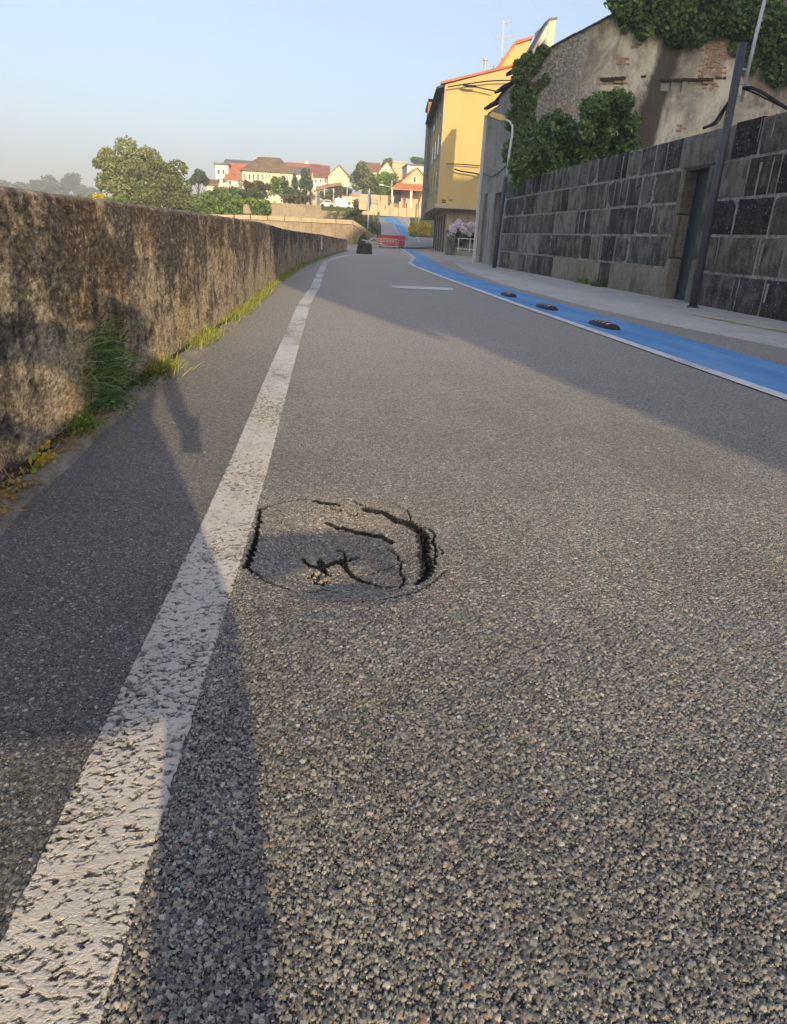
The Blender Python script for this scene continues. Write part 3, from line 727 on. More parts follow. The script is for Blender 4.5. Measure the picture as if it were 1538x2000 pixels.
MB().box((XR+.18,D0+.05,.86),(XR+.198,D1-.05,.90)).box((XR+.187,D0+.05,.78),(XR+.198,D1-.05,.86)).box((XR+.18,D0+.05,.74),(XR+.198,D1-.05,.78)).box((XR+.187,D0+.05,1.93),(XR+.198,D1-.05,2.02)).box((XR+.187,D0+.05,.02),(XR+.198,D1-.05,.12)).build('door_rail', M['door'], dr)
MB().tube([(XR+.19,D0+.09,1.02),(XR+.14,D0+.09,1.02),(XR+.14,D0+.19,1.02)], .010, 6).build('door_handle', M['galv'], dr, smooth=True)
# white streaks of mortar run over joints
mb = MB(); g = rng
for k in range(90):
    ci = rnd.randrange(0,5); y = rnd.uniform(7.5,23); 
    if D0-.3 < y < D1+.3: continue
    z1 = CZ[ci+1]-rnd.uniform(0,.1); L = rnd.uniform(.2,.5)
    w = rnd.uniform(.010,.034); x = XR-.034
    mb.add([(x,y-w,z1),(x,y+w,z1),(x+.003,y+w*.7+.01,z1-L),(x+.003,y-w*.3,z1-L)], [(0,1,2,3)])
mb.build('lime_runs', M['mortar'], sw, kind='stuff')

# garden behind the wall (soil level) so that the ivy stands on something
link('garden_bed', npmesh('garden_bed', [(XR+.44,4,2.42),(30,4,2.42),(30,24,2.42),(XR+.44,24,2.42)], [[0,1,2,3]]), M['ground'], kind='structure')

# ================================================================== RUINED HOUSE with gable towards the camera
ru = thing('ruined_house', 'ruined house with bare patched plaster gable and grey street facade above the stone wall', 'house', (6.2,24,0))
GY = 24.0
gab = [(6.06,0),(6.06,5.62),(6.95,6.22),(8.6,7.12),(10.6,8.3),(14,10.3),(20,7.2),(26,4.0),(26,0)]
# gable with a real flue hole
def poly_with_holes(name, poly, holes, y0, th, m, parent):
    bm = bmesh.new()
    def loop(pts): 
        vs = [bm.verts.new((a, y0, b)) for a, b in pts]; return [bm.edges.new((vs[i], vs[(i+1)%len(vs)])) for i in range(len(vs))]
    es = loop(poly)
    for h in holes: es += loop(h)
    bmesh.ops.triangle_fill(bm, use_beauty=True, edges=es)
    r = bmesh.ops.extrude_face_region(bm, geom=bm.faces[:])
    bmesh.ops.translate(bm, verts=[v for v in r['geom'] if isinstance(v, bmesh.types.BMVert)], vec=(0,th,0))
    bmesh.ops.recalc_face_normals(bm, faces=bm.faces)
    me = bpy.data.meshes.new(name); bm.to_mesh(me); bm.free(); return link(name, me, m, parent)
flue = [(9.60,6.60),(9.78,6.58),(10.02,6.93),(10.0,7.06),(9.82,7.04),(9.66,6.88)]
def W_(px, py): p = at(px, py, GY); return (p.x, p.z)
panels = [[W_(1292,157),W_(1312,157),W_(1310,178),W_(1290,177)][::-1], [W_(1317,157),W_(1334,157),W_(1331,180),W_(1314,179)][::-1]]
recess = [[W_(1344,156),W_(1384,157),W_(1383,168),W_(1345,168)][::-1], [W_(1176,156),W_(1220,153),W_(1218,166),W_(1178,166)][::-1]]
poly_with_holes('gable_wall', gab, [flue]+panels+recess, GY, .5, M['plaster'], ru)
MB().box((9.3,GY+.35,6.4),(10.3,GY+.45,7.2)).build('flue_back', M['black'], ru)
for P_ in panels:
    xs_ = [p[0] for p in P_]; zs_ = [p[1] for p in P_]
    MB().box((min(xs_)-.02,GY+.07,min(zs_)-.02),(max(xs_)+.02,GY+.16,max(zs_)+.02)).build('blocked_window', M['facade_gray'], ru)
for P_ in recess:
    xs_ = [p[0] for p in P_]; zs_ = [p[1] for p in P_]
    MB().box((min(xs_)-.02,GY+.05,min(zs_)-.02),(max(xs_)+.02,GY+.2,max(zs_)+.02)).build('infill_panel', M['facade_tan'], ru)
for (a,b,c_,d_) in ((1289,156,1392,154.5),(1172,155,1222,151.5),(1398,152,1418,152),(1252,149,1262,149)):
    p = at(a,b,GY); q = at(c_,d_,GY)
    mb = MB(); n = 7
    for k in range(n):
        u0 = k/n; u1 = (k+1)/n+.01; A = p.lerp(q,u0); B = p.lerp(q,u1); w = rnd.uniform(.02,.045)
        mb.box((A.x, GY-rnd.uniform(.015,.04), min(A.z,B.z)-w), (B.x, GY+.02, max(A.z,B.z)+w*.6))
    mb.build('timber_lintel', M['wood'], ru)
# exposed bricks
t = NT('old red brick', .9, .2); r = t.rand(); n = t.noise(t.pos, 30, 4, .6)
M['brick'] = t.color(t.mix(t.mr(n,.42,.58,0,.75), t.ramp(t.noise(t.pos, 7, 2), [(.3,(.24,.11,.07)),(.5,(.40,.18,.11)),(.7,(.46,.28,.19))]), (.46,.40,.31))).m
mb = MB()
def bricks(x0,x1,z0,z1, keep, skewx=0.0):
    z = z0; row = 0
    while z < z1:
        x = x0+skewx*(z-z0)+(row%2)*.11
        while x < x1+skewx*(z-z0):
            if rnd.random() < keep:
                w = rnd.uniform(.16,.22); mb.box((x,GY-rnd.uniform(.006,.03),z),(x+w,GY+.02,z+.052))
            x += .235
        z += .068; row += 1
a_ = at(1362,150,GY); b_ = at(1392,70,GY)
bricks(a_.x, a_.x+.72, a_.z, a_.z+.75, .85); bricks(a_.x+.14, a_.x+.80, a_.z+.75, b_.z, .72)
for (px,py,w,h,k) in ((1212,120,.28,.16,.9),(1204,166,.35,.3,.6),(1214,196,.3,.14,.8),(1328,250,.22,.2,.9),(1382,168,.35,.16,.9),(1240,90,.2,.1,.6),(1475,172,.75,.18,.8),(1430,160,.5,.10,.6),(1178,160,.3,.14,.8),(1100,215,.35,.15,.6)):
    p = at(px,py,GY); bricks(p.x-w/2, p.x+w/2, p.z-h/2, p.z+h/2, k)
mb.build('exposed_bricks', M['brick'], ru, kind='stuff')
# street facade
FY = 28.6
mb = MB()
mb.box((6.2,GY+.5,-.1),(6.6,25.4,4.9)).box((6.2,26.3,-.1),(6.6,27.4,4.9)).box((6.2,28.0,-.1),(6.6,FY,4.9))
mb.box((6.2,25.4,2.35),(6.6,26.3,4.9)).box((6.2,27.4,2.4),(6.6,28.0,4.9)).box((6.2,GY+.5,4.9),(6.6,FY,5.12)).box((6.2,GY+.5,5.12),(6.6,27,5.42))
mb.build('street_facade', M['facade_gray'], ru)
MB().box((6.42,25.4,0),(6.48,26.3,2.35)).box((6.42,27.4,0),(6.48,28.0,2.4)).build('boarded_doorway', M['wood'], ru)
MB().box((6.6,FY-.3,0),(14,FY,4.6)).build('rear_wall', M['facade_tan'], ru)
for k in range(3):
    y0 = 24.2+k*1.45; z = 5.74-k*.27; mb = MB()
    Mx = Matrix.Translation((6.14, y0, z+.02)) @ Matrix.Rotation(math.radians(-22),4,'Y')
    mb.box((0,0,0),(1.5,1.46,.05), Mx)
    for q in range(7):
        mb.box((-.10+rnd.uniform(-.03,.03),.02+q*.205,.0+rnd.uniform(-.012,.01)),(1.4,.19+q*.205,.075), Mx)
    mb.build('eaves_tiles', M['roof_old'], ru)
mb = MB()
for k in range(40): # roof slope along the gable verge
    u_ = k/40; 
    x0 = 6.1+u_*7.5; z0 = float(np.interp(x0,[6.06,6.95,8.6,10.6,14],[5.62,6.22,7.12,8.3,10.3]))
    mb.box((0,0,0),(.26,.55,.05), Matrix.Translation((x0,GY-.06+rnd.uniform(-.03,.03),z0+rnd.uniform(0,.02))) @ Matrix.Rotation(math.radians(-30),4,'Y'))
mb.build('verge_tiles', M['roof_old'], ru)
MB().add([(6.1,GY,5.66),(14,GY,10.35),(14,FY,10.0),(6.1,FY,5.15)], [(0,1,2,3)]).build('roof', M['roof_old'], ru)
MB().box((6.12,FY,0),(6.3,FY+.2,5.05)).build('corner_pilaster', M['white_wall'], ru)
mb = MB().tube([(6.16,GY+.35,0),(6.16,GY+.35,5.3)], .045, 8); mb.build('downpipe', M['galv'], ru, smooth=True)
MB().tube([(6.17,25.0,3.1),(6.16,26,2.95),(6.15,27,2.9),(6.16,28.3,3.1)], .018, 6).build('wall_cable', M['cable'], ru)

# white-and-yellow tall dormer building behind the ruin
fb = thing('tall_dormer', 'narrow grey and ochre stair tower rising behind the ruined gable', 'building', (9.2,33,0))
def A(px,py,y): p = at(px,py,y); return (p.x,p.z)
y = 34.0
pl = [A(1030,107,y),A(1075,38,y),A(1087,36,y),A(1084,96,y),A(1030,140,y)]
pl[-1] = (pl[0][0], 4); pl[-2] = (pl[-2][0], 4)
MB().prism([A(1030,107,y),A(1072,40,y),(A(1072,40,y)[0],4),(A(1030,107,y)[0],4)], 'y', y, y+.4).build('grey_side', M['white_wall'], fb)
MB().prism([A(1072,40,y),A(1086,38,y),(A(1086,38,y)[0],4),(A(1072,40,y)[0],4)], 'y', y-.05, y+2).build('ochre_face', M['cream_wall'], fb)
MB().prism([A(1029,108,y),A(1073,36,y),A(1088,34,y),A(1088,38,y),A(1074,41,y),A(1030,113,y)], 'y', y-.1, y+.7).build('roof_edge', M['roof_grey'], fb)
MB().prism([A(1046,103,y-.02),A(1066,74,y-.02),A(1066,96,y-.02),A(1048,108,y-.02)], 'y', y-.03, y+.02).build('window', M['glass'], fb)

# ================================================================== IVY
def ivy(name, label, region, n, size, m, normal, seed, group=None, stems=None, cat='ivy'):
    t = thing(name, label, cat, tuple(region[0][0]), group)
    g = np.random.default_rng(seed); cs = [r[0] for r in region]; rs = [r[1] for r in region]
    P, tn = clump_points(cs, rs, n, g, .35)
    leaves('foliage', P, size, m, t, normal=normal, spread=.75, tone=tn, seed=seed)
    if stems:
        for s in stems: MB().tube(s, .022, 5, .008).build('stem', M['bark'], t)
    return t
def line_blobs(pts, y, r, step=.35, jit=.15, seed=0):
    g = np.random.default_rng(seed); out = []
    P = [at(px,py,y) for px,py in pts]
    for a, b in zip(P, P[1:]):
        n = max(1, int((b-a).length/step))
        for i in range(n):
            c = a.lerp(b, i/n); out.append((np.array([c.x+g.normal()*jit, y+g.normal()*.05, c.z+g.normal()*jit]), np.array(r)*g.uniform(.6,1.3)))
    return out
reg = []
for row,(off,rr_) in enumerate(((0,.34),(28,.34),(55,.34))):
    reg += line_blobs([(1215,30-off),(1260,36-off),(1310,52-off),(1370,45-off),(1440,60-off),(1538,88-off),(1600,110-off)], GY-.25, (.42,.30,.40), .3, .16, row)
reg += line_blobs([(1222,45),(1232,60)], GY-.1, (.14,.14,.16), .15, .04, 9)
reg += line_blobs([(1440,95),(1500,120),(1560,150)], GY-.12, (.4,.18,.38), .25, .14, 12)
ivy('ivy', 'thick dark ivy hanging over the top of the plaster gable at the upper right', reg, 23000, .13, M['ivy'], (0,-1,.3), 11, 'ivy on the ruined house',
    [[at(1300,30,GY-.05),at(1320,70,GY-.05)],[at(1380,20,GY-.05),at(1390,80,GY-.05)],[at(1470,60,GY-.05),at(1500,130,GY-.05)]])
# left corner ivy on the gable edge
reg = line_blobs([(1005,150),(1040,115),(1075,100)], GY-.08, (.30,.12,.22), .2, .1, 3)+line_blobs([(1020,160),(1030,200),(1022,250),(1020,300),(1015,345)], GY-.08, (.38,.12,.35), .22, .12, 4)+line_blobs([(1045,130),(1060,150),(1040,200),(1035,240)], GY-.07, (.22,.10,.25), .2, .1, 5)
ivy('ivy', 'thin ivy creeping up the left corner of the ruined gable beside the grey facade', reg, 8000, .10, M['ivy_dark'], (-.2,-1,.1), 12, 'ivy on the ruined house')
# bush cluster above the stone wall
reg = []
YB = 20.5
def fill(px0,px1,top,bot,y,r,n,seed):
    g = np.random.default_rng(seed); out = []
    for _ in range(n):
        px = g.uniform(px0,px1); tt = np.interp(px,[p[0] for p in top],[p[1] for p in top]); bb_ = np.interp(px,[p[0] for p in bot],[p[1] for p in bot])
        py = tt+(bb_-tt)*g.uniform(0.12,1); c = at(px,py,y+g.normal()*.25); out.append((np.array(c), np.array(r)*g.uniform(.6,1.25)))
    return out
topc = [(1000,345),(1020,285),(1045,248),(1072,212),(1090,205),(1098,200),(1110,205),(1125,218),(1145,200),(1165,195),(1175,178),(1195,170),(1215,178),(1232,205),(1240,235)]
botc = [(1000,362),(1050,350),(1100,335),(1150,318),(1200,305),(1242,294)]
reg = fill(1008,1236,topc,botc,YB,(.24,.30,.24),120,21)
g = np.random.default_rng(2)
reg = [r for r in reg if not (((r[0][0]-at(1152,265,YB).x)**2+(r[0][2]-at(1152,265,YB).z)**2) < .09)]
ivy('ivy_bush', 'big leafy green creeper bush spilling over the top of the granite wall', reg, 17000, .115, M['ivy'], (0,-.8,.5), 22, None,
    [[at(1100,350,YB),at(1110,300,YB),at(1140,240,YB)],[at(1180,330,YB),at(1165,280,YB),at(1190,215,YB)],[at(1050,352,YB),at(1060,300,YB),at(1075,250,YB)],[at(1150,330,YB),at(1130,280,YB),at(1150,262,YB)]], 'bush')
# plants at the foot of the stone wall
for (px,py) in ((1112,550),(1145,555)):
    p = at(px,py,16); p = Vector((5.93, 15.9 if px < 1120 else 15.0, .03)); g = np.random.default_rng(px)
    P = np.array(p)+g.normal(size=(260,3))*np.array([.05,.14,.06]); P[:,2] = np.abs(P[:,2]-.03)+.03
    w = thing('wall_weed', None, None, tuple(p)); leaves('foliage', P, .05, M['green'] if px < 1120 else M['ivy_dark'], w, seed=px)
    tag(w, 'low green weed at the foot of the granite wall, %s of the two' % ('farther' if px < 1120 else 'nearer'), 'weed', 'weeds at the foot of the stone wall')

# ================================================================== YELLOW BUILDING
yb_ = thing('yellow_building', 'tall yellow apartment building with blank lit gable wall and brown ground floor', 'building', (7.5,46,0))
BY = 46.0
def B_(px,py,y=BY): p = at(px,py,y); return (p.x,p.z)
x0 = B_(868,168)[0]; xL = 7.35
topL = B_(868,168)[1]; topR = B_(1005,130)
MB().prism([(xL,2.75),(xL,9.0),(topR[0],topR[1]),(12.6,topR[1]+.35),(12.6,2.75)], 'y', BY, BY+14).build('upper_wall', M['yellow_wall'], yb_)
MB().prism([(xL-.25,9.0),(xL-.25,9.12),(topR[0],topR[1]+.12),(12.7,topR[1]+.47),(12.7,topR[1]+.35),(topR[0],topR[1])], 'y', BY-.15, BY+14.2).build('roof', M['roof_red'], yb_)
MB().prism([(topR[0]-.9,topR[1]-.2),(topR[0]+.2,topR[1]+1.45),(12.3,topR[1]+1.75),(12.3,topR[1]+.2)], 'y', BY+1.5, BY+9).build('attic', M['yellow_wall'], yb_)
MB().prism([(topR[0]-1.1,topR[1]-.15),(topR[0]+.1,topR[1]+1.55),(12.4,topR[1]+1.87),(12.4,topR[1]+1.75),(topR[0]+.2,topR[1]+1.42),(topR[0]-1.0,topR[1]-.3)], 'y', BY+1.3, BY+9.2).build('attic_roof', M['roof_red'], yb_)
MB().prism([B_(962,160,BY-.02),B_(972,112,BY-.02),B_(975,150,BY-.02)], 'y', BY+1.42, BY+1.48).build('attic_side', M['grey_panel'], yb_)
MB().box((8.0,BY+.6,-.1),(12.6,BY+13.6,2.6)).build('ground_floor', M['facade_tan'], yb_)
MB().box((7.15,BY-.25,2.52),(12.6,BY+13.9,2.75)).build('slab_edge', M['coping'], yb_)
for k in range(5):
    MB().box((7.975,BY+1.4+k*2.5,.0),(8.02,BY+2.5+k*2.5,2.2)).build('ground_door', M['wood'], yb_)
for f_ in range(3):
    for k in range(4):
        yv = BY+1.6+k*3.2; zv = 3.5+f_*2.05
        w = MB().box((xL-.04,yv,zv),(xL-.005,yv+1.2,zv+1.25)).build('window', M['shutter'], yb_)
        MB().box((xL-.055,yv+.1,zv+.1),(xL-.042,yv+1.1,zv+1.15)).build('pane', M['glass'], w)
MB().box((xL-.02,BY-.05,2.75),(xL+.1,BY-.002,9.0)).build('corner_strip', M['coping'], yb_)
for (px,py) in ((868,391),(868,395),(868,402)): 
    p = at(px,py,BY-.03); MB().box((p.x-.15,BY-.03,p.z-.03),(p.x+.1,BY-.002,p.z+.03)).build('vent_slot', M['black'], yb_)
p = at(882,388,BY-.04); mb_ = MB().box((p.x-.12,BY-.10,p.z-.06),(p.x+.1,BY-.002,p.z+.14)).build('junction_box', M['coping'], yb_)
q = at(934,138,BY+3); 
MB().tube([(q.x,BY+2,8.5),(q.x,BY+2,at(934,118,BY+2).z)], .09, 10).tube([(q.x,BY+2,at(934,118,BY+2).z),(q.x,BY+2,at(934,114,BY+2).z)], .14, 10).build('flue_pipe', M['galv'], yb_, smooth=True)
# rust coloured flank of the far part
MB().box((7.12,BY+14.1,2.2),(9,BY+19,10.3)).build('rear_block', M['facade_gray'], yb_)
MB().box((7.0,BY+14.0,8.6),(8.6,BY+14.09,10.5)).box((6.98,BY+14.0,10.3),(9,BY+19,10.5)).build('rusty_parapet', M['rust'], yb_)
MB().prism([(xL-.5,8.75),(xL-.5,8.85),(xL,9.0),(xL,8.9)], 'y', BY-.1, BY+14).build('eaves_soffit', M['roof_old'], yb_)
for o_ in [q for q in bpy.data.objects if q.type == 'MESH' and (q.parent == yb_ or (q.parent and q.parent.parent == yb_))]:
    for v_ in o_.data.vertices: v_.co.x += max(0, v_.co.y-46)*.10    # the street bends right here
# antenna
an = thing('antenna', 'thin television antenna with two cross arms on the yellow building roof', 'antenna', tuple(at(981,128,BY+3)))
a0 = at(979,135,BY+3); a1 = at(984,40,BY+3)
MB().tube([a0,a1], .03, 6).build('mast', M['galv'], an)
MB().tube([at(968,76,BY+3),at(1007,71,BY+3)], .025, 5).build('cross_arm', M['galv'], an)
MB().tube([at(984,45,BY+3),at(999,41,BY+3)], .03, 5).tube([at(990,40,BY+3.3),at(991,48,BY+2.7)], .02, 5).build('cross_arm', M['galv'], an)
# cables strung over the yellow wall
def cable(pts, r, label, y=None):
    P = [at(*p) for p in pts]; out = []
    for i in range(len(P)-1):
        for k in range(6):
            s = k/6; a = P[max(i-1,0)]; b = P[i]; c = P[i+1]; d = P[min(i+2,len(P)-1)]
            out.append(.5*((2*b)+(c-a)*s+(2*a-5*b+4*c-d)*s*s+(3*b-a-3*c+d)*s**3))
    out.append(P[-1]); return out
o = MB().tube(cable([(875,170,45.6),(905,165,45.6),(960,158,45.6),(1010,157,45.6)], 0, ''), .035, 5).build('overhead_cable', M['cable']); tag(o, 'upper thin dark cable across the top of the yellow gable wall', 'cable', 'cables strung across the yellow wall')
o = MB().tube(cable([(905,165,45.5),(930,170,45.5),(968,178,45.5)], 0, ''), .035, 5).tube(cable([(905,165,45.5),(915,168,45.5),(930,168.5,45.5)], 0, ''), .07, 5).build('overhead_cable', M['cable']); tag(o, 'sagging cable branching down to the right on the yellow gable wall', 'cable', 'cables strung across the yellow wall')
o = MB().tube(cable([(872,320,45.7),(905,321,45.7),(940,324,45.7)], 0, ''), .03, 5).build('overhead_cable', M['cable']); tag(o, 'faint cable half way down the yellow wall', 'cable', 'cables strung across the yellow wall')
o = MB().tube(cable([(888,330,45.6),(900,334,45.6),(925,338,45.6),(946,343,45.6)], 0, ''), .04, 5).build('overhead_cable', M['cable']); tag(o, 'lowest dark cable with a thick end on the shaded yellow wall', 'cable', 'cables strung across the yellow wall')

# hydrangea, planter and white railing
pw = thing('planter_wall', 'low grey planter wall with white railing beside the yellow building', 'wall', (7.6,39.5,0))
p0 = at(886,495,39.5); p1 = at(936,495,39.5)
MB().box((p0.x-.35,39.5,-.1),(p0.x+.05,40.2,1.15)).build('pier', M['granite_mid'], pw)
MB().box((p0.x+.1,40.0,.0),(p1.x+1,40.5,1.0)).build('panel', M['facade_gray'], pw)
MB().box((p0.x,39.6,-.1),(p1.x+1,40.0,.25)).build('base', M['facade_gray'], pw)
rl = MB()
for z in (.34,.86): rl.tube([(p0.x+.15,39.6,z),(p1.x+1,39.6,z)], .025, 6)
for k in range(4): rl.tube([(p0.x+.25+k*.62,39.6,.2),(p0.x+.25+k*.62,39.6,.88)], .025, 6)
rl.build('railing', M['white'], pw)
hy = thing('hydrangea', 'hydrangea bush covered in pale pink flower heads beside the yellow building', 'bush', tuple(at(905,480,39.8)))
g = np.random.default_rng(31); cs, rs = [], []
for k in range(60):
    px = g.uniform(878,938); top = np.interp(px,[874,885,905,925,940],[462,436,428,440,432]); bot = np.interp(px,[874,890,905,938],[478,462,455,460])
    c = at(px, g.uniform(top,bot), 39.8+g.normal()*.2); cs.append(np.array(c)); rs.append(np.array([.13,.13,.12])*g.uniform(.8,1.2))
P, tn = clump_points(cs, rs, 4200, g, .85); leaves('flower_heads', P, .085, M['pink'], hy, tone=tn+.15, seed=5)
cs = [np.array(at(g.uniform(880,938), g.uniform(440,478), 40.1)) for _ in range(26)]; P, tn = clump_points(cs, [[.3,.25,.2]]*26, 3600, g, .3); leaves('foliage', P, .12, M['ivy'], hy, tone=tn, seed=6)

# ================================================================== POLES
pl_ = thing('utility_pole', 'dark grey steel post beside the door in the granite wall', 'pole', (5.62,10.42,0))
MB().tube([(5.62,10.42,.02),(5.60,10.42,3.40)], .058, 18, .055).build('shaft', M['dark_metal'], pl_, smooth=True)
MB().tube([(5.62,10.42,.026),(5.62,10.42,.045)], .085, 18).build('base_collar', M['dark_metal'], pl_, smooth=True)
for z in (2.93,3.10,2.79): MB().tube([(5.60,10.42,z),(5.75,10.40,z)], .013, 6).build('clamp', M['galv'], pl_)
MB().tube([(5.727,10.40,2.72),(5.745,10.40,3.4),(5.79,10.40,4.3)], .022, 10).build('conduit', M['galv'], pl_, smooth=True)
o = MB().tube(cable([(1375,250,11.2),(1395,240,10.9),(1412,216,10.5),(1428,194,10.42)], 0, ''), .022, 7).tube(cable([(1380,249,11.2),(1402,240,10.9),(1418,212,10.5),(1430,196,10.42)], 0, ''), .010, 6).build('power_cable', M['cable']); tag(o, 'thick black cable sagging left from the grey post along the wall top', 'cable')
o = MB().tube(cable([(1452,172,10.35),(1470,172,10.2),(1498,186,9.9),(1545,216,9.6),(1700,300,8.6)], 0, ''), .022, 7).tube(cable([(1452,174,10.35),(1468,179,10.2),(1495,192,9.9),(1548,219,9.6),(1700,305,8.6)], 0, ''), .012, 6).build('power_cable', M['cable']); tag(o, 'thick black cable bundle leading right from the grey post', 'cable')

sl_ = thing('street_lamp', 'slim street lamp with curved galvanised arm and yellow head beside the grey facade', 'street lamp', (5.8,23,0))
LY = 23.0; b0 = at(966,520,LY); b0.z = .02
knee = at(989,345,LY)
MB().tube([b0, at(975,440,LY), knee], .075, 10, .06).build('shaft', M['dark_metal'], sl_, smooth=True)
MB().tube([at(987,372,LY), at(995,300,LY), at(1001,262,LY), at(1001,246,LY), at(996,238,LY), at(983,232,LY)], .036, 8).build('arm', M['galv'], sl_, smooth=True)
h0 = at(984,233,LY); h1 = at(954,224,LY); dv = (h1-h0); L = dv.length; ang = math.atan2(dv.z, dv.x)
Mh = Matrix.Translation(h0) @ Matrix.Rotation(-ang, 4, 'Y')
MB().prism([(0,-.05),(L*.15,-.09),(L*.8,-.085),(L,-.01),(L*.85,.05),(L*.2,.07),(0,.04)], 'y', -.10, .10)
mb = MB(); mb.prism([(0,-.05),(L*.15,-.09),(L*.8,-.085),(L,-.01),(L*.85,.05),(L*.2,.07),(0,.04)], 'y', -.10, .10); mb.v = [tuple(Mh@Vector(v)) for v in mb.v]
mb.build('lamp_head', M['lamp_yellow'], sl_)

# ================================================================== LANE SEPARATORS
def hump():
    root = thing('lane_separator', 'x', 'lane separator', (0,0,0), 'rubber humps in the blue lane')
    V = []; nu, nv_ = 14, 9
    for i in range(nu):
        a = -1+2*i/(nu-1)
        for j_ in range(nv_):
            b = math.pi*j_/(nv_-1); r = math.sqrt(max(0,1-a*a))**.75
            V.append((math.cos(b)*.095*r, a*.33, .060*r*math.sin(b)**.8 if 0 < j_ < nv_-1 else 0))
    o = link('body', npmesh('separator_body', V, gridfaces(nu,nv_)), M['black'], root, True)
    for s in (-.55,-.28,.0,.28,.55):
        W2 = []
        for da in (-.045,.045):
            a = s+da; r = math.sqrt(1-a*a)**.75
            for j_ in range(2,nv_-2):
                b = math.pi*j_/(nv_-1); W2.append((math.cos(b)*.098*r, a*.33+(.10 if False else 0), .064*r*math.sin(b)**.8))
        link('reflective_stripe', npmesh('stripe', W2, gridfaces(2, nv_-4)), M['stripe'], root)
    return root
M['stripe'] = plain('pale reflective stripe', (.62,.60,.50), .5, .4, .25, 60)
def dup(o, parent=None):
    c = o.copy(); C.objects.link(c)
    if parent: c.parent = parent; c.matrix_parent_inverse = o.matrix_parent_inverse.copy()
    for ch in [q for q in bpy.data.objects if q.parent == o]: dup(ch, c)
    return c
h = hump(); kids = [q for q in bpy.data.objects if q.parent == h]
hs = [h]
for _ in range(2):
    c = h.copy(); C.objects.link(c)
    for k in kids:
        d = k.copy(); C.objects.link(d); d.parent = c
    hs.append(c)
for o, (x_, y_, lb, rz_) in zip(hs, ((3.11,7.56,'black striped rubber hump in the blue lane, nearest of the three',.05),(3.08,9.50,'black striped rubber hump in the blue lane, middle one of the three',.03),(3.08,11.5,'black striped rubber hump in the blue lane, farthest of the three',0.0))):
    o.location = (x_, y_, .003); o.rotation_euler.z = rz_; o['label'] = lb

# ================================================================== WEEDS ALONG THE PARAPET
def blades(name, roots, L, w, m, parent=None, kind=None, up=(0.25,0,1), spread=.5, seed=0, droop=.5, tone=None):
    g = np.random.default_rng(seed); n = len(roots); roots = np.asarray(roots, float)
    D = np.array(up)+g.normal(size=(n,3))*spread; D /= np.linalg.norm(D,axis=1)[:,None]; D[:,2] = np.where(D[:,2]<-.2,.1,D[:,2])
    Ls = (L*g.uniform(.45,1.25,n))[:,None] if np.isscalar(L) else (np.asarray(L)*g.uniform(.6,1.2,n))[:,None]
    S_ = np.cross(D, g.normal(size=(n,3))); S_ /= np.linalg.norm(S_,axis=1)[:,None]
    a = roots; b = roots+D*Ls*.55; c = roots+D*Ls*.95+np.array([0,0,-1])*Ls*.28*droop+D*0
    ww = np.asarray(w)*g.uniform(.6,1.3,n)[:,None]
    V = np.stack([a-S_*ww, a+S_*ww, b-S_*ww*.8, b+S_*ww*.8, c-S_*ww*.12, c+S_*ww*.12],1).reshape(-1,3)
    i = np.arange(n)[:,None]*6
    Fc = np.concatenate([i+np.array([[0,1,3,2]]), i+np.array([[2,3,5,4]])],0)
    me = npmesh(name, V, Fc); tv = np.clip((g.uniform(0,1,n) if tone is None else tone+g.normal(0,.2,n)),0,1); set_tone(me, np.concatenate([tv,tv]))
    return link(name, me, m, parent, kind=kind or ('stuff' if parent else None))
g = np.random.default_rng(55)
# spiky tuft rooted in the wall foot
tf = thing('grass_tuft', 'spiky blue-green grass tuft growing from the foot of the brown parapet', 'grass tuft', (-.93,3.35,.05))
rt = np.stack([-.955+g.uniform(0,.03,620), 3.30+g.normal(0,.15,620), np.abs(g.normal(.15,.10,620))],1)
blades('blades', rt, .15, .0026, M['tuft'], tf, up=(.75,-.15,.55), spread=.60, seed=1, droop=.8)
# grass line
n = 9000; yv = 3.95+ (g.uniform(0,1,n)**1.25)*14
rt = np.stack([[wall_x(v)+.01 for v in yv]+np.abs(g.normal(0,.05,n)), yv, np.full(n,.02)],1)
den = np.array([mnoise.noise(Vector((0,v*1.4,0))) for v in yv]); keep = (den+g.normal(0,.12,n) > -.02); rt = rt[keep]
o = blades('verge_grass', rt, .10+.0*rt[:,1], .0024, M['grass'], None, 'stuff', up=(.22,0,1), spread=.38, seed=2, droop=.35)
tag(o, 'strip of sunlit green and yellow grass along the foot of the parapet', 'grass')
n = 900; yv = 18+g.uniform(0,1,n)*18
rt = np.stack([[wall_x(v)+.02 for v in yv]+np.abs(g.normal(0,.06,n)), yv, np.full(n,.02)],1)
o = blades('far_verge_grass', rt, .10, .006, M['tuft'], None, 'stuff', up=(.3,0,.8), spread=.5, seed=3); tag(o, 'shaded sparse weeds at the far foot of the parapet', 'grass')
# dry litter and small weeds near the camera
n = 1500; yv = 1.5+g.uniform(0,1,n)*2.4
rt = np.stack([-.94+np.abs(g.normal(0,.05,n)).clip(0,.13), yv, np.full(n,.032)],1)
den = np.array([mnoise.noise(Vector((7,v*3.2,0))) for v in yv]); rt = rt[(den > -.05)|(yv < 2.1)]
o = blades('dry_litter', rt, .05, .0016, M['dry'], None, 'stuff', up=(.5,0,.12), spread=.8, seed=4, droop=.1); tag(o, 'dry yellow grass and litter on the kerb at the foot of the parapet', 'dry grass')
link('kerb_soil', npmesh('kerb_soil', [(wall_x(v)-.01+q, v, .040+mnoise.noise(Vector((q*60,v*20,0)))*.012-(.03 if q > .05 else 0)) for v in np.linspace(1.2,9,260) for q in (0,.015,.032+.02*mnoise.noise(Vector((1,v*5,0))),.07)], gridfaces(260,4)), M['soil'], KERB)
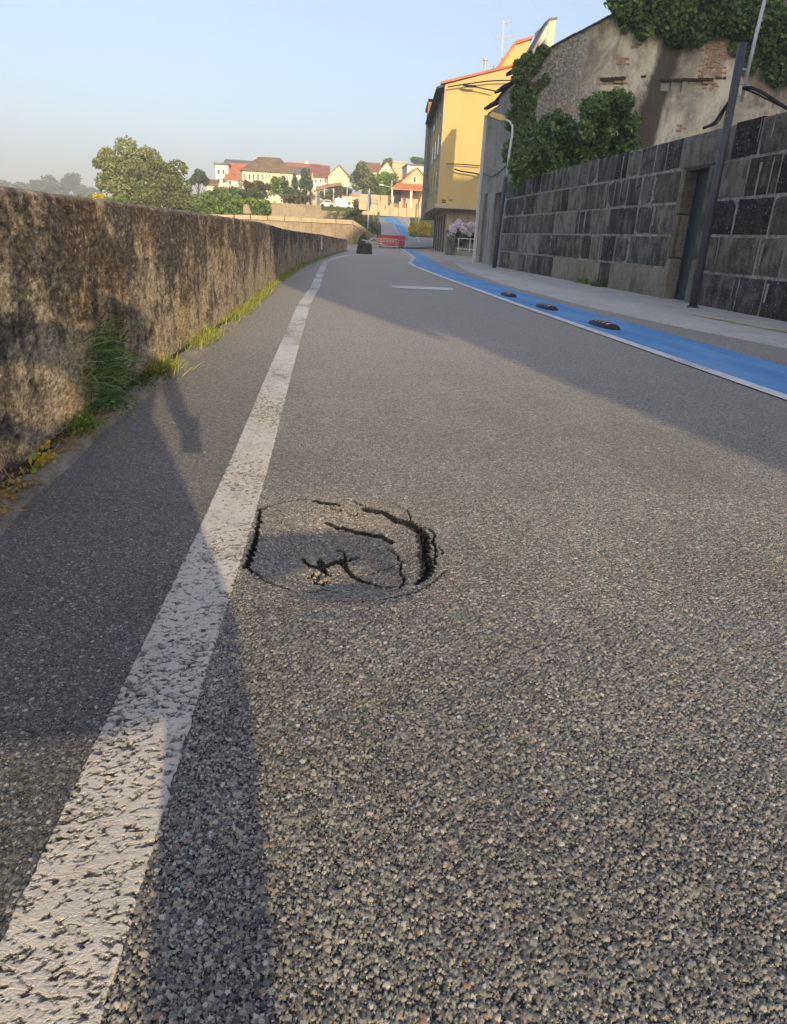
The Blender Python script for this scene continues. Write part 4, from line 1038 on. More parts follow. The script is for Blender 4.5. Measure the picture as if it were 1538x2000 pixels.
def weed(cx, cy, r, n, size, m, label, seed, hgt=.05):
    g = np.random.default_rng(seed); P = np.array([cx,cy,.05])+g.normal(size=(n,3))*np.array([r*.6,r,hgt]); P[:,2] = np.abs(P[:,2]-.03)+.035
    o = thing('weed', label, 'weed', (cx,cy,.035)); leaves('foliage', P, size, m, o, seed=seed, tone=np.full(n,.5)); return o
weed(-.89,2.80,.05,260,.017,M['green'],'small bright green weed on the kerb in front of the shadow', 71, .03)
weed(-.89,3.15,.11,300,.015,M['tuft'],'low leafy weed under the spiky grass tuft', 72, .02)
weed(-.87,3.75,.09,240,.016,M['ivy_dark'],'dark low weed just past the spiky tuft', 73, .02)
weed(-.86,4.12,.07,160,.02,M['dry'],'pale dry leaf litter beside the start of the green verge', 74, .012)
weed(-.88,2.05,.06,150,.016,M['dry'],'dry orange plant remains at the kerb near the left edge', 75, .02)
# three round leaves
lf = thing('seedling', 'small yellow-green seedling with three round leaves at the parapet foot', 'plant', (-.90,2.30,.04))
def leafdisc(c, r, nrm, m, tone):
    nrm = Vector(nrm).normalized(); a = nrm.orthogonal().normalized(); b = nrm.cross(a); V = [Vector(c)]
    for k in range(12): t_ = 2*math.pi*k/12; V.append(Vector(c)+a*math.cos(t_)*r+b*math.sin(t_)*r*.85-nrm*.12*r)
    me = npmesh('leaf', [tuple(v) for v in V], [[0,1+k,1+(k+1)%12] for k in range(12)]); set_tone(me, [tone]*12); return link('leaf', me, m, lf)
for (px,py,dx) in ((66,892,0),(74,906,0),(67,919,0)):
    d = _f + _R*((px-769)/F) - _U*((py-1000)/F); t_ = -.90/d.x; c = (d.x*t_, d.y*t_, H+d.z*t_); leafdisc(c, .011, (.6,-.7,.5), M['green'], .95 if py != 906 else 1.0)
    MB().tube([c, (c[0]-.02,c[1]+.01,.03)], .0012, 4).build('stem', M['bark'], lf)
weed(-.90,2.36,.03,60,.02,M['broom'],'orange-brown withered leaves beside the seedling', 76, .02)
# loose stones on the kerb and shoulder
mb = MB(); g = np.random.default_rng(90)
for k in range(140):
    y_ = g.uniform(1.2,6); x_ = wall_x(y_)+g.uniform(.02,.13) if k < 100 else g.uniform(-.8,-.4); s = g.uniform(.003,.008)
    vs = [(x_+s*a_*g.uniform(.6,1.2), y_+s*b_*g.uniform(.6,1.2), (.034 if k < 100 else .0)+s*.7*c_*g.uniform(.6,1.2)+s*.3) for a_,b_,c_ in ((1,0,0),(-1,0,0),(0,1,0),(0,-1,0),(0,0,1),(0,0,-1))]
    mb.add(vs, [(0,2,4),(2,1,4),(1,3,4),(3,0,4),(2,0,5),(1,2,5),(3,1,5),(0,3,5)])
o = mb.build('loose_grit', M['curb'], None, kind='stuff'); tag(o, 'loose grit scattered on the kerb and road shoulder', 'grit')
# debris inside the hole of the pothole
mb = MB(); g = np.random.default_rng(91); hx, hy_ = hole_c
for k in range(34):
    x_ = hx+g.normal()*.016; y_ = hy_+g.normal()*.02; s = g.uniform(.003,.008); z_ = -.085+g.uniform(0,.03)
    vs = [(x_+s*a_, y_+s*b_, z_+s*c_) for a_,b_,c_ in ((1,0,0),(-1,.2,0),(0,1,.2),(.1,-1,0),(0,0,1),(0,0,-1))]
    mb.add(vs, [(0,2,4),(2,1,4),(1,3,4),(3,0,4),(2,0,5),(1,2,5),(3,1,5),(0,3,5)])
mb.build('hole_debris', M['curb'], ROAD, kind='stuff')

# ================================================================== FAR SIDE
rw = thing('retaining_wall', 'long tan retaining wall with pale coping across the end of the street', 'wall', (0,58,0))
def rwp(px,py,y): p = at(px,py,y); return p
tops_ = [(-9.5,57.5,1.55),(-4.76,58,1.74),(-1,58,1.76),(2.89,58,1.77),(3.9,58.6,1.25),(5.0,60,.62)]
V=[];Fc=[]
for (x_,y_,z_) in tops_: V += [(x_,y_,-1),(x_,y_,z_-.32),(x_,y_+.5,z_-.32),(x_,y_+.5,-1)]
for k in range(len(tops_)-1):
    a=k*4; Fc += [(a,a+4,a+5,a+1),(a+1,a+5,a+6,a+2),(a+2,a+6,a+7,a+3)]
MB().add(V,Fc).build('wall_face', M['tan_wall'], rw)
for (A0,B0) in zip(tops_,tops_[1:]):
    L=math.dist(A0[:2],B0[:2]); n=max(1,round(L/1.15))
    for k in range(n):
        a=Vector(A0).lerp(Vector(B0),k/n+.008); b=Vector(A0).lerp(Vector(B0),(k+1)/n-.008)
        MB().add([(a.x,a.y-.12,a.z-.30),(b.x,b.y-.12,b.z-.30),(b.x,b.y-.12,b.z),(a.x,a.y-.12,a.z),(a.x,a.y+.6,a.z-.30),(b.x,b.y+.6,b.z-.30),(b.x,b.y+.6,b.z),(a.x,a.y+.6,a.z)],[(0,1,2,3),(5,4,7,6),(3,2,6,7),(1,0,4,5),(4,0,3,7),(1,5,6,2)]).build('coping_stone', M['coping'], rw)
MB().box((4.0,58.0,-.2),(5.6,58.5,.35)).build('wall_end', M['facade_gray'], rw)
sb = tag(MB().prism([(1.85,-.05),(2.55,-.05),(2.50,.43),(1.95,.43)], 'y', 33.2, 34.0).build('stone_block', M['dark_block'], None, .02), 'dark stone block past the end of the parapet', 'stone block')
uw = thing('upper_wall', 'upper beige terrace wall with thin metal railing below the houses', 'wall', (0,75,0))
a=at(520,395,75); b=at(628,400,75); c_=at(700,425,70)
MB().box((a.x,75,1.2),(b.x,75.4,a.z)).build('wall_face', M['tan_wall'], uw)
MB().box((b.x,74.9,1.2),(b.x+3.2,75.3,a.z-.45)).build('wall_face', M['tan_wall'], uw)
mb=MB(); zt_=a.z+.75
mb.box((a.x,75.1,zt_),(b.x,75.14,zt_+.04)).build('rail', M['dark_metal'], uw)
for k in range(14):
    x_=a.x+(b.x-a.x)*k/13; MB().box((x_,75.1,a.z),(x_+.03,75.14,zt_)).build('baluster', M['dark_metal'], uw)
gb = tag(MB().prism([A(475,417,66),A(476,400,66),A(484,398,66),A(492,417,66)], 'y', 66, 67).build('buttress', M['tan_wall']), 'small tan sloping wall stub in front of the green hedge', 'wall')

def ridge_roof(mb_, x0,x1,y0,y1,ze,zr,axis,ov=.35,th=.12):
    if axis=='x':
        ym=(y0+y1)/2
        for s in (0,1):
            ya = y0-ov if s==0 else y1+ov; sl_=(zr-ze)/((y1-y0)/2); za=ze-ov*sl_
            mb_.add([(x0-ov,ya,za),(x1+ov,ya,za),(x1+ov,ym,zr),(x0-ov,ym,zr),(x0-ov,ya,za+th),(x1+ov,ya,za+th),(x1+ov,ym,zr+th),(x0-ov,ym,zr+th)],[(0,1,2,3),(4,5,6,7),(0,1,5,4),(1,2,6,5),(2,3,7,6),(3,0,4,7)])
    elif axis=='y':
        xm=(x0+x1)/2
        for s in (0,1):
            xa = x0-ov if s==0 else x1+ov; sl_=(zr-ze)/((x1-x0)/2); za=ze-ov*sl_
            mb_.add([(xa,y0-ov,za),(xm,y0-ov,zr),(xm,y1+ov,zr),(xa,y1+ov,za),(xa,y0-ov,za+th),(xm,y0-ov,zr+th),(xm,y1+ov,zr+th),(xa,y1+ov,za+th)],[(0,1,2,3),(4,5,6,7),(0,1,5,4),(1,2,6,5),(2,3,7,6),(3,0,4,7)])
    else:
        hx=(x1-x0)*.22; ym=(y0+y1)/2; xm=(x0+x1)/2
        mb_.add([(x0-ov,y0-ov,ze),(x1+ov,y0-ov,ze),(x1+ov,y1+ov,ze),(x0-ov,y1+ov,ze),(xm-hx,ym,zr),(xm+hx,ym,zr)],[(0,1,5,4),(1,2,5),(2,3,4,5),(3,0,4),(3,2,1,0)])
def house(name,label,y,pxl,pxr,py_eave,py_ridge,depth,axis,wall,roof,wins=(),cat='house',zb=3.4,xmid=None,chim=None):
    pm=(pxl+pxr)/2; l=at(pxl,py_eave,y); r=at(pxr,py_eave,y); ze=at(pm,py_eave,y).z; zr=at(pm,py_ridge,y+(depth/2 if axis!='y' else 0)).z
    t_=thing(name,label,cat,(l.x,y,zb)); x0,x1=l.x,r.x
    if axis=='y': MB().prism([(x0,zb),(x1,zb),(x1,ze),((x0+x1)/2,zr),(x0,ze)],'y',y,y+depth).build('wall',wall,t_)
    elif axis=='x': MB().prism([(y,zb),(y+depth,zb),(y+depth,ze),(y+depth/2,zr),(y,ze)],'x',x0,x1).build('wall',wall,t_)
    else: MB().box((x0,y,zb),(x1,y+depth,ze)).build('wall',wall,t_)
    mb_=MB()
    if axis=='flat': mb_.box((x0-.2,y-.2,ze),(x1+.2,y+depth+.2,ze+.25))
    else: ridge_roof(mb_,x0,x1,y,y+depth,ze,zr,axis)
    rf=mb_.build('roof',roof,t_)
    if chim:
        c0=at(chim[0],chim[1],y+depth/2); MB().box((c0.x-.3,y+depth/2-.3,ze),(c0.x+.3,y+depth/2+.3,c0.z)).build('chimney',wall,rf)
    for (wx0,wy0,wx1,wy1) in wins:
        a_=at(wx0,wy0,y); b_=at(wx1,wy1,y)
        f_=MB().box((a_.x,y-.05,b_.z),(b_.x,y-.005,a_.z)).build('window',M['white'],t_)
        e=min(.08,(b_.x-a_.x)*.15); MB().box((a_.x+e,y-.07,b_.z+e),(b_.x-e,y-.055,a_.z-e)).build('pane',M['glass'],f_)
    return t_
house('white_house','white two-storey house with flat-topped tower at the far left of the row',113,421,446,322,313,8,'flat',M['white_wall'],M['roof_grey'],[(424,330,431,341),(434,330,440,341),(424,347,431,358),(434,347,440,358)])
house('white_annex','white house with bright red sloping roof beside the white tower',112,444,482,349,320,9,'x',M['white_wall'],M['roof_red'],[(447,352,453,362),(465,352,470,362)])
house('grey_roof_house','cream house with low grey roof behind the red-roofed annex',119,440,492,323,314,8,'x',M['cream_wall'],M['roof_grey'],[])
house('cream_house','large cream house with brown hipped roof and tall narrow windows',104,473,572,336,307,11,'hip',M['cream_wall'],M['roof_brown'],[(477,339,481,352),(485,339,490,352),(493,339,498,352),(502,339,507,352),(512,339,516,352),(520,340,523,348),(526,340,529,348),(560,345,563,356)],chim=(502,310))
house('small_red_house','small dark red shed roof between trees at the left of the row',110,404,420,360,352,5,'x',M['cream_wall'],M['roof_maroon'],[])
house('long_red_house','long house with pale red roof behind the dark shrubs',128,560,622,332,320,9,'x',M['cream_wall'],M['roof_red'],[(590,345,594,352)],chim=(600,316))
house('grey_slate_house','house with dark slate roof between the cream and white houses',124,566,606,340,328,7,'x',M['white_wall'],M['roof_grey'],[])
house('gable_house','white house with blank cream gable and maroon roof',120,641,684,345,323,12,'y',M['cream_wall'],M['roof_maroon'],[])
house('gable_house_wing','white wing with maroon roof and two storeys of narrow windows',121,610,641,345,324,9,'x',M['white_wall'],M['roof_maroon'],[(615,349,619,358),(625,349,629,358),(634,349,638,358),(617,362,624,371)])
house('cream_chalet','cream chalet with steep maroon roof above the green trees',150,740,772,337,316,12,'y',M['cream_wall'],M['roof_maroon'],[(751,328,756,333)])
house('chalet_wing','low wing with maroon roof left of the cream chalet',151,716,742,334,319,8,'x',M['cream_wall'],M['roof_maroon'],[])
house('peach_building','round-topped peach building high on the hill',165,762,791,318,308,8,'flat',M['peach_wall'],M['peach_wall'],[(768,326,772,332),(778,326,782,332)],'building')
house('white_hill_house','white house with grey flat roof behind the orange gable',150,796,834,324,318,8,'flat',M['white_wall'],M['roof_grey'],[])
hh_=house('porch_house','house with orange tiled gable roof and open porch behind the garden wall',116,785,842,357,328,10,'y',M['peach_wall'],M['roof_orange'],[(807,344,813,357),(806,369,814,378)])
p=at(764,366,113); q=at(836,360,113); mb=MB()
mb.add([(p.x,112.5,at(790,369,112.5).z),(q.x,112.5,at(790,369,112.5).z),(q.x,116,at(790,358,116).z),(p.x+1.2,116,at(790,358,116).z)]+[(p.x,112.5,at(790,369,112.5).z-.15),(q.x,112.5,at(790,369,112.5).z-.15),(q.x,116,at(790,358,116).z-.15),(p.x+1.2,116,at(790,358,116).z-.15)],[(0,1,2,3),(4,5,6,7),(0,1,5,4),(1,2,6,5),(2,3,7,6),(3,0,4,7)]).build('porch_roof',M['roof_orange'],hh_)
for px in (766,804,833):
    p=at(px,370,112.7); MB().box((p.x-.15,112.6,3.6),(p.x+.15,112.9,p.z)).build('porch_post',M['white_wall'],hh_)
# garden walls at the top of the road
gw = thing('garden_wall', 'cream garden wall with pillars and brown fence panels at the top of the road', 'wall', (9,111,3.5))
for (a_,b_,t0,bt) in ((705,766,398,418),(766,840,405,419)):
    p=at(a_,t0,111); q=at(b_,bt,111); MB().box((p.x,111,q.z-1),(q.x,111.3,p.z)).build('wall_face', M['peach_wall'], gw)
for px in (705,720,742,766,783,799,822):
    p=at(px,394,110.9); MB().box((p.x-.25,110.8,3.2),(p.x+.25,111.4,p.z)).build('pillar', M['coping'], gw)
for (a_,b_) in ((768,781),(785,797),(724,740)):
    p=at(a_,397,111.1); q=at(b_,406,111.1); MB().box((p.x,111.1,q.z),(q.x,111.2,p.z)).build('fence_panel', M['grey_panel'], gw)
bw_ = thing('back_wall', 'low cream wall with orange tile capping behind the white van', 'wall', (5,117.5,4))
p=at(655,381,117.5); q=at(702,392,117.5); MB().box((p.x,117.5,3.6),(q.x,117.8,p.z)).build('wall_face', M['cream_wall'], bw_)
p2=at(655,377,117.5); MB().box((p.x,117.3,p.z+.005),(q.x,118,p2.z)).build('tile_capping', M['roof_orange'], bw_)
bw2 = tag(MB().box((at(702,380,114).x,114,3.4),(at(764,380,114).x,114.3,at(730,380,114).z)).build('cream_wall', M['coping']), 'plain cream wall below the two round trees', 'wall')

sheet_ = link('terrace_road', npmesh('terrace_road', [(-8,93,terrace(0,93)+.03),(6.5,93,terrace(0,93)+.03),(7.5,133,terrace(0,133)+.03),(-8,133,terrace(0,133)+.03)], [[0,1,2,3]]), M['pavement'], kind='structure')
# vehicles
def van(px0,px1,pt_,pb_,y):
    a_=at(px0,pb_,y); b_=at(px1,pt_,y); t_=thing('box_van','white box van parked on the terrace road','van',(a_.x,y,a_.z)); w=b_.x-a_.x; h_=b_.z-a_.z; z=a_.z
    MB().box((a_.x,y,z+.45),(a_.x+w*.74,y+2.0,z+h_)).build('cargo_box',M['white'],t_,.04)
    MB().prism([(a_.x+w*.75,z+.4),(a_.x+w,z+.4),(a_.x+w,z+h_*.5),(a_.x+w*.92,z+h_*.88),(a_.x+w*.75,z+h_*.9)],'y',y+.05,y+1.95).build('cab',M['white'],t_,.03)
    MB().prism([(a_.x+w*.80,z+h_*.52),(a_.x+w*.95,z+h_*.52),(a_.x+w*.90,z+h_*.8),(a_.x+w*.80,z+h_*.8)],'y',y+.02,y+.06).build('window',M['glass'],t_)
    for f_ in (.18,.84): MB().tube([(a_.x+w*f_,y-.02,z+.33),(a_.x+w*f_,y+.25,z+.33)],.33,14).build('wheel',M['black'],t_)
    MB().box((a_.x,y+.1,z+.3),(a_.x+w,y+1.9,z+.45)).build('chassis',M['black'],t_)
van(654,687,389,411,112)
def car(px0,px1,pt_,pb_,y):
    a_=at(px0,pb_,y); b_=at(px1,pt_,y); t_=thing('parked_car','white hatchback car parked left of the white van','car',(a_.x,y,a_.z)); w=b_.x-a_.x; h_=b_.z-a_.z; z=a_.z
    X=lambda u:a_.x+w*u
    MB().prism([(X(0),z+.25),(X(1),z+.25),(X(1),z+h_*.62),(X(.85),z+h_*.68),(X(.72),z+h_),(X(.35),z+h_),(X(.2),z+h_*.66),(X(.0),z+h_*.55)],'y',y,y+1.7).build('body',M['white'],t_,.04)
    MB().prism([(X(.26),z+h_*.68),(X(.80),z+h_*.70),(X(.70),z+h_*.93),(X(.37),z+h_*.93)],'y',y-.01,y+.02).build('window',M['glass'],t_)
    for f_ in (.18,.82): MB().tube([(X(f_),y-.03,z+.3),(X(f_),y+.2,z+.3)],.3,14).build('wheel',M['black'],t_)
car(625,653,391,406,112.5)
# poles, banner, bollards
def post(name,label,cat,px,pyb,pyt,y,r,m,group=None):
    a_=at(px,pyb,y); b_=at(px,pyt,y); b_=Vector((a_.x,y,b_.z)); t_=thing(name,label,cat,tuple(a_),group); MB().tube([a_,b_],r,8,r*.8).build('shaft',m,t_,smooth=True); return t_,a_,b_
t_,a_,b_=post('lamp_post','pale concrete lamp post left of the parked white car','street lamp',610,404,338,110,.16,M['coping']); p=at(603,355,110); MB().tube([b_+Vector((0,0,-1.2)),(p.x,110,p.z)],.05,6).build('arm',M['galv'],t_); MB().box((p.x-.35,109.85,p.z-.08),(p.x+.1,110.15,p.z+.08)).build('lamp_head',M['white'],t_)
t_,a_,b_=post('lamp_post','short lamp post standing between the van and the trees','street lamp',678,388,364,113,.07,M['galv']); MB().box((b_.x-.6,112.8,b_.z-.05),(b_.x+.1,113.2,b_.z+.12)).build('lamp_head',M['white'],t_)
t_,a_,b_=post('lamp_post','lamp post with long arm reaching left before the porch house','street lamp',764,398,352,108,.10,M['coping']); p=at(744,361,108); MB().tube([(a_.x,108,at(764,366,108).z),(p.x,108,p.z)],.04,6).build('arm',M['galv'],t_); MB().box((p.x-.2,107.9,p.z-.06),(p.x+.4,108.1,p.z+.06)).build('lamp_head',M['white'],t_)
t_,a_,b_=post('banner_pole','thin white pole carrying a blue feather banner','banner',720,430,368,72,.035,M['white']); mb=MB(); 
mb.prism([A(719,372,72),A(724,380,72),A(726,396,72),A(722,412,72),A(718,412,72),A(719,395,72)],'y',71.98,72.0).build('banner_cloth',M['flag_blue'],t_)
post('bollard_post','cream post with rounded top at the left edge of the hill road','post',739,440,414,80,.13,M['coping'],'posts along the hill road')
post('bollard_post','short yellowish post beside the retaining wall end','post',730,432,418,74,.10,M['yellow_post'],'posts along the hill road')
post('sign_pole','tall yellow pole in front of the broom bushes','pole',811,452,398,78,.09,M['yellow_post'],'poles by the broom bushes')
post('sign_pole','thin grey pole right of the tall yellow one','pole',818,436,398,82,.07,M['galv'],'poles by the broom bushes')
post('street_pole','thin white pole standing before the retaining wall','pole',718,470,372,59,.035,M['galv'])
# guard rail descending on the retaining wall end
gr = thing('guard_rail','rusty guard rail going down the end of the retaining wall','railing',(4,60,0))
r0=at(690,410,59); r1=at(748,450,62); r2=at(752,466,60)
MB().tube([at(692,422,58.4),at(715,432,59),at(732,447,60),at(742,462,61)],.05,6).build('rail',M['wood'],gr)
for (px,py) in ((700,420),(715,425),(728,436),(738,450)):
    p=at(px,py,60); MB().tube([(p.x,60,p.z-.9),(p.x,60,p.z+.1)],.05,6).build('baluster',M['wood'],gr)
# red roadworks barriers
def barrier(px0,px1,y,label,n):
    a_=at(px0,482,y); b_=at(px1,482,y); t_=thing('road_barrier',label,'barrier',(a_.x,y,0),'red plastic road barriers'); w=b_.x-a_.x; x=a_.x
    z0=road_z(y)+.02; s=.9
    MB().box((x,y-.06,z0+.58*s),(x+w,y+.06,z0+.92*s)).build('top_board',M['red'],t_,.02)
    MB().box((x+.02,y-.04,z0+.14*s),(x+w-.02,y+.04,z0+.38*s)).build('bottom_board',M['red'],t_,.02)
    MB().box((x+.02,y-.045,z0+.40*s),(x+w-.02,y+.045,z0+.56*s)).build('white_band',M['coping'],t_)
    for k in range(n):
        xx=x+w*(k+.5)/n; MB().box((xx-.05,y-.075,z0+.12*s),(xx+.05,y-.062,z0+.55*s)).build('upright',M['red'],t_)
    for xx in (x+.1,x+w-.25): MB().box((xx,y-.3,z0-.01),(xx+.15,y+.3,z0+.1)).build('foot',M['black'],t_)
    return t_
b1=barrier(738,774,54,'long red plastic barrier with pale middle band closing the road',6)
b2=barrier(774,791,53.6,'short dark red barrier at the right end of the row',2)
for ch in [q for q in bpy.data.objects if q.parent==b2 and q.name.startswith(('bottom','white'))]:
    ch.data.materials[0]=M['dark_red']
wf = thing('crowd_barrier','pale metal crowd barrier standing in front of the red barriers','barrier',(3.5,46,0))
q0=at(723,476,46); q1=at(778,481,46); zt_=.62
MB().tube([(q0.x,46,.08),(q0.x,46,zt_),(q1.x,46.2,zt_),(q1.x,46.2,.08)],.02,6).build('frame',M['galv'],wf)
MB().tube([(q0.x,46,.2),(q1.x,46.2,.2)],.015,6).build('lower_rail',M['galv'],wf)
for k in range(1,14):
    x_=q0.x+(q1.x-q0.x)*k/14; MB().tube([(x_,46+.2*k/14,.2),(x_,46+.2*k/14,zt_)],.010,4).build('bar',M['galv'],wf)
tag(MB().tube([(q0.x-.3,45.5,.35),(q0.x+.2,45.2,.66),(q0.x+.7,45.7,.35)],.03,6).tube([(q0.x-.5,45.6,.5),(q0.x+.9,45.6,.28)],.025,6).build('tilted_trestle',M['galv']),'tilted pale trestle left of the crowd barrier','trestle')

# ================================================================== VEGETATION FAR
def T(px,py,y): p=at(px,py,y); return (p.x,p.y,p.z)
def R3(w,h,y,dp=None): s=y/F; return (w*s, (dp or w)*s, h*s)
tree('broad_tree','tall airy light-green tree at the left with pale forked trunk','tree',(T(235,420,64)[0],64,-.6),[(T(235,340,64),R3(46,52,64)),(T(290,312,65),R3(30,28,65)),(T(215,315,64),R3(24,20,64)),(T(260,355,63),R3(40,40,63))],11500,.26,M['oak_light'],.2,101,nb=11,shell=.5,trunk_m=M['coping'])
tree('round_tree','dense round olive-green tree right of the tall airy one','tree',(T(330,425,60)[0],60,-.6),[(T(320,362,60),R3(56,44,60)),(T(290,385,59.5),R3(36,32,59.5)),(T(350,385,60),R3(32,32,60)),(T(300,330,61),R3(36,22,61))],12500,.20,M['oak'],.22,102,nb=13,shell=.6)
tree('small_tree','small grey-green tree between the round tree and the red shed','tree',(T(388,375,85)[0],85,1.5),[(T(388,350,85),R3(16,18,85))],1500,.26,M['dark_green'],.12,103,nb=8)
tree('round_tree','round green tree left of the cream chalet','tree',(T(712,392,118)[0],118,4.5),[(T(708,350,118),R3(30,30,118)),(T(724,366,117),R3(26,20,117))],5200,.34,M['oak'],.2,104,nb=10)
tree('round_tree','bushy green tree below the chalet gable','tree',(T(752,392,116)[0],116,4.5),[(T(754,358,116),R3(28,26,116)),(T(775,372,117),R3(16,14,117))],4200,.32,M['green'],.2,105,nb=9)
tree('conifer','dark bushy conifer left of the concrete lamp post','tree',(T(598,380,100)[0],100,4.3),[(T(598,358,100),R3(13,22,100))],1600,.28,M['dark_green'],.12,106,nb=8)
tree('conifer','dark small conifer right of the cream house','tree',(T(577,378,101)[0],101,4.3),[(T(577,360,101),R3(8,16,101))],900,.26,M['dark_green'],.1,107,nb=6)
tree('dark_shrub','dark blue-green shrub before the cream house','bush',(T(558,380,95)[0],95,4),[(T(556,362,95),R3(11,16,95))],1100,.25,M['dark_green'],.06,108,nb=7)
tree('dark_shrub','dark shrub beside the parked car','bush',(T(665,378,117)[0],117,4.0),[(T(668,371,117),R3(18,10,117))],900,.30,M['dark_green'],.06,109,nb=7)
tree('hill_tree','dark tree at the far right behind the white hill house','tree',(T(815,330,170)[0],170,8),[(T(818,320,170),R3(22,12,170))],1400,.5,M['dark_green'],.15,110,nb=7)
tree('hill_tree','olive tree between the peach building and the chalet','tree',(T(752,330,162)[0],162,8),[(T(757,320,162),R3(14,14,162))],1000,.45,M['oak'],.15,111,nb=7)
def hedge(label,px0,px1,pt_,pb_,y,n,size,m,seed,name='hedge'):
    t_=thing(name,label,'hedge',(T((px0+px1)/2,pb_,y)[0],y,T((px0+px1)/2,pb_,y)[2])); g=np.random.default_rng(seed); cs=[];rs=[]
    top=pt_ if callable(pt_) else (lambda x:pt_)
    for k in range(max(14,int((px1-px0)*(pb_-top((px0+px1)/2))/28))):
        px=g.uniform(px0+3,px1-3); py=g.uniform(top(px)+4,pb_); cs.append(np.array(T(px,py,y+g.normal()*.4))); rs.append(np.array(R3(4.5,4.5,y,9))*g.uniform(.7,1.4))
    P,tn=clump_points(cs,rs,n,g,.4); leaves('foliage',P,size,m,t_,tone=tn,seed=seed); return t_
hedge('long bright green hedge mass behind the retaining wall',366,530,lambda x: np.interp(x,[366,400,440,480,530],[385,372,378,384,392]),418,68,9500,.20,M['green'],201)
hedge('clipped russet and green hedge block before the cream house',474,528,352,388,84,3800,.20,M['brown_hedge'],202)
hedge('yellow-green bush at the right end of the clipped hedge',526,552,346,378,86,1500,.20,M['green'],203)
hedge('dark low hedge strip above the long bright hedge',400,520,372,386,76,2600,.22,M['dark_green'],204)
hedge('russet low planting on the terrace behind the railing',552,612,378,394,80,1300,.18,M['brown_hedge'],205)
hedge('low green bushes below the parked vehicles',640,704,409,421,73,1500,.13,M['oak'],206)
hedge('yellow broom bushes right of the hill road',799,842,430,474,72,5200,.14,M['broom'],207,'broom_bush')
hedge('green weeds at the foot of the broom bushes',800,818,452,462,69,400,.14,M['green'],208)
hedge('bright orange-yellow bush behind the parapet',184,208,376,392,50,900,.10,M['broom'],209,'yellow_bush')
hedge('low green scrub behind the parapet at the left',148,250,380,400,52,1800,.14,M['green'],210)
hedge('brown-green shrubs before the garden wall',690,704,385,403,113.5,500,.2,M['brown_hedge'],211)
hedge('tall mixed green hedge in front of the white house at the left',418,476,lambda x: np.interp(x,[418,440,476],[366,364,362]),388,90,3000,.20,M['oak'],212)
hedge('dark garden shrubs below the large cream house',548,600,366,394,92,3000,.2,M['dark_green'],213)
cp = thing('carport','dark olive sloping carport roof on posts beside the blank cream gable','shelter',(0,116,4))
MB().prism([A(613,374,116),A(622,364,116),A(640,359,116),A(668,356,116),A(668,362,116),A(640,366,116)],'y',116,119).build('roof',M['roof_brown'],cp)
for px in (618,634,652): 
    p=at(px,368,116.2); MB().box((p.x-.1,116.1,3.7),(p.x+.1,116.3,p.z)).build('post',M['coping'],cp)
hedge('dark clipped bush beneath the carport roof',626,660,372,388,116.8,900,.25,M['dark_green'],214)
# hazy wood far left
t_=thing('distant_wood','x','wood'); bpy.data.objects.remove(t_)
g=np.random.default_rng(301); cs=[];rs=[]
for k in range(90):
    px=g.uniform(-60,190); top=np.interp(px,[-60,0,20,40,70,95,115,140,160,172,190],[350,353,362,360,350,348,340,340,352,366,372]); py=g.uniform(top+5,400)
    cs.append(np.array(T(px,py,330+g.normal()*8))); rs.append(np.array(R3(11,9,330,14))*g.uniform(.6,1.3))
P,tn=clump_points(cs,rs,15000,g,.5); o=leaves('distant_wood',P,1.3,M['far_green'],None,tone=tn,kind='stuff',seed=301); tag(o,'hazy blue-grey wood on the far horizon at the left','wood')

# ================================================================== BEHIND THE CAMERA: what casts the long shadows
nb_ = thing('apartment_block','tall apartment block behind the camera shading the right half of the street','building',(10,-20,0))
prof = [(4.33,0),(4.33,15.2),(9.8,15.4),(15.3,20.0),(17.3,21.2),(17.3,19.9),(34,19.9),(34,0)]  # unseen; outline shaped to cast the shadow edges on road and yellow wall
def skew(mb):   # sheared along the sun's path so its depth adds no shade
    mb.v = [(x+(-12-y)*.175, y, z) for x, y, z in mb.v]; return mb
skew(MB().prism(prof,'y',-24,-12)).build('wall',M['cream_wall'],nb_)
MB().prism([(4.325,5.1),(4.12,5.6),(3.55,7.2),(3.4,7.6),(3.4,15.2),(4.325,15.2)],'y',-13.0,-12.003).build('bay',M['cream_wall'],nb_)
skew(MB().prism([(3.3,15.21),(9.8,15.41),(15.3,20.01),(17.3,21.21),(17.3,21.35),(15.2,20.2),(9.7,15.55),(3.3,15.4)],'y',-24.1,-11.95)).build('roof',M['roof_red'],nb_)
for i in range(8):
    for j_ in range(4):
        x_=5.5+i*3.2; z_=1.2+j_*3.4
        w=MB().box((x_,-11.995,z_),(x_+1.2,-11.95,z_+1.5)).build('window',M['white'],nb_); MB().box((x_+.1,-11.945,z_+.1),(x_+1.1,-11.93,z_+1.4)).build('pane',M['glass'],w)

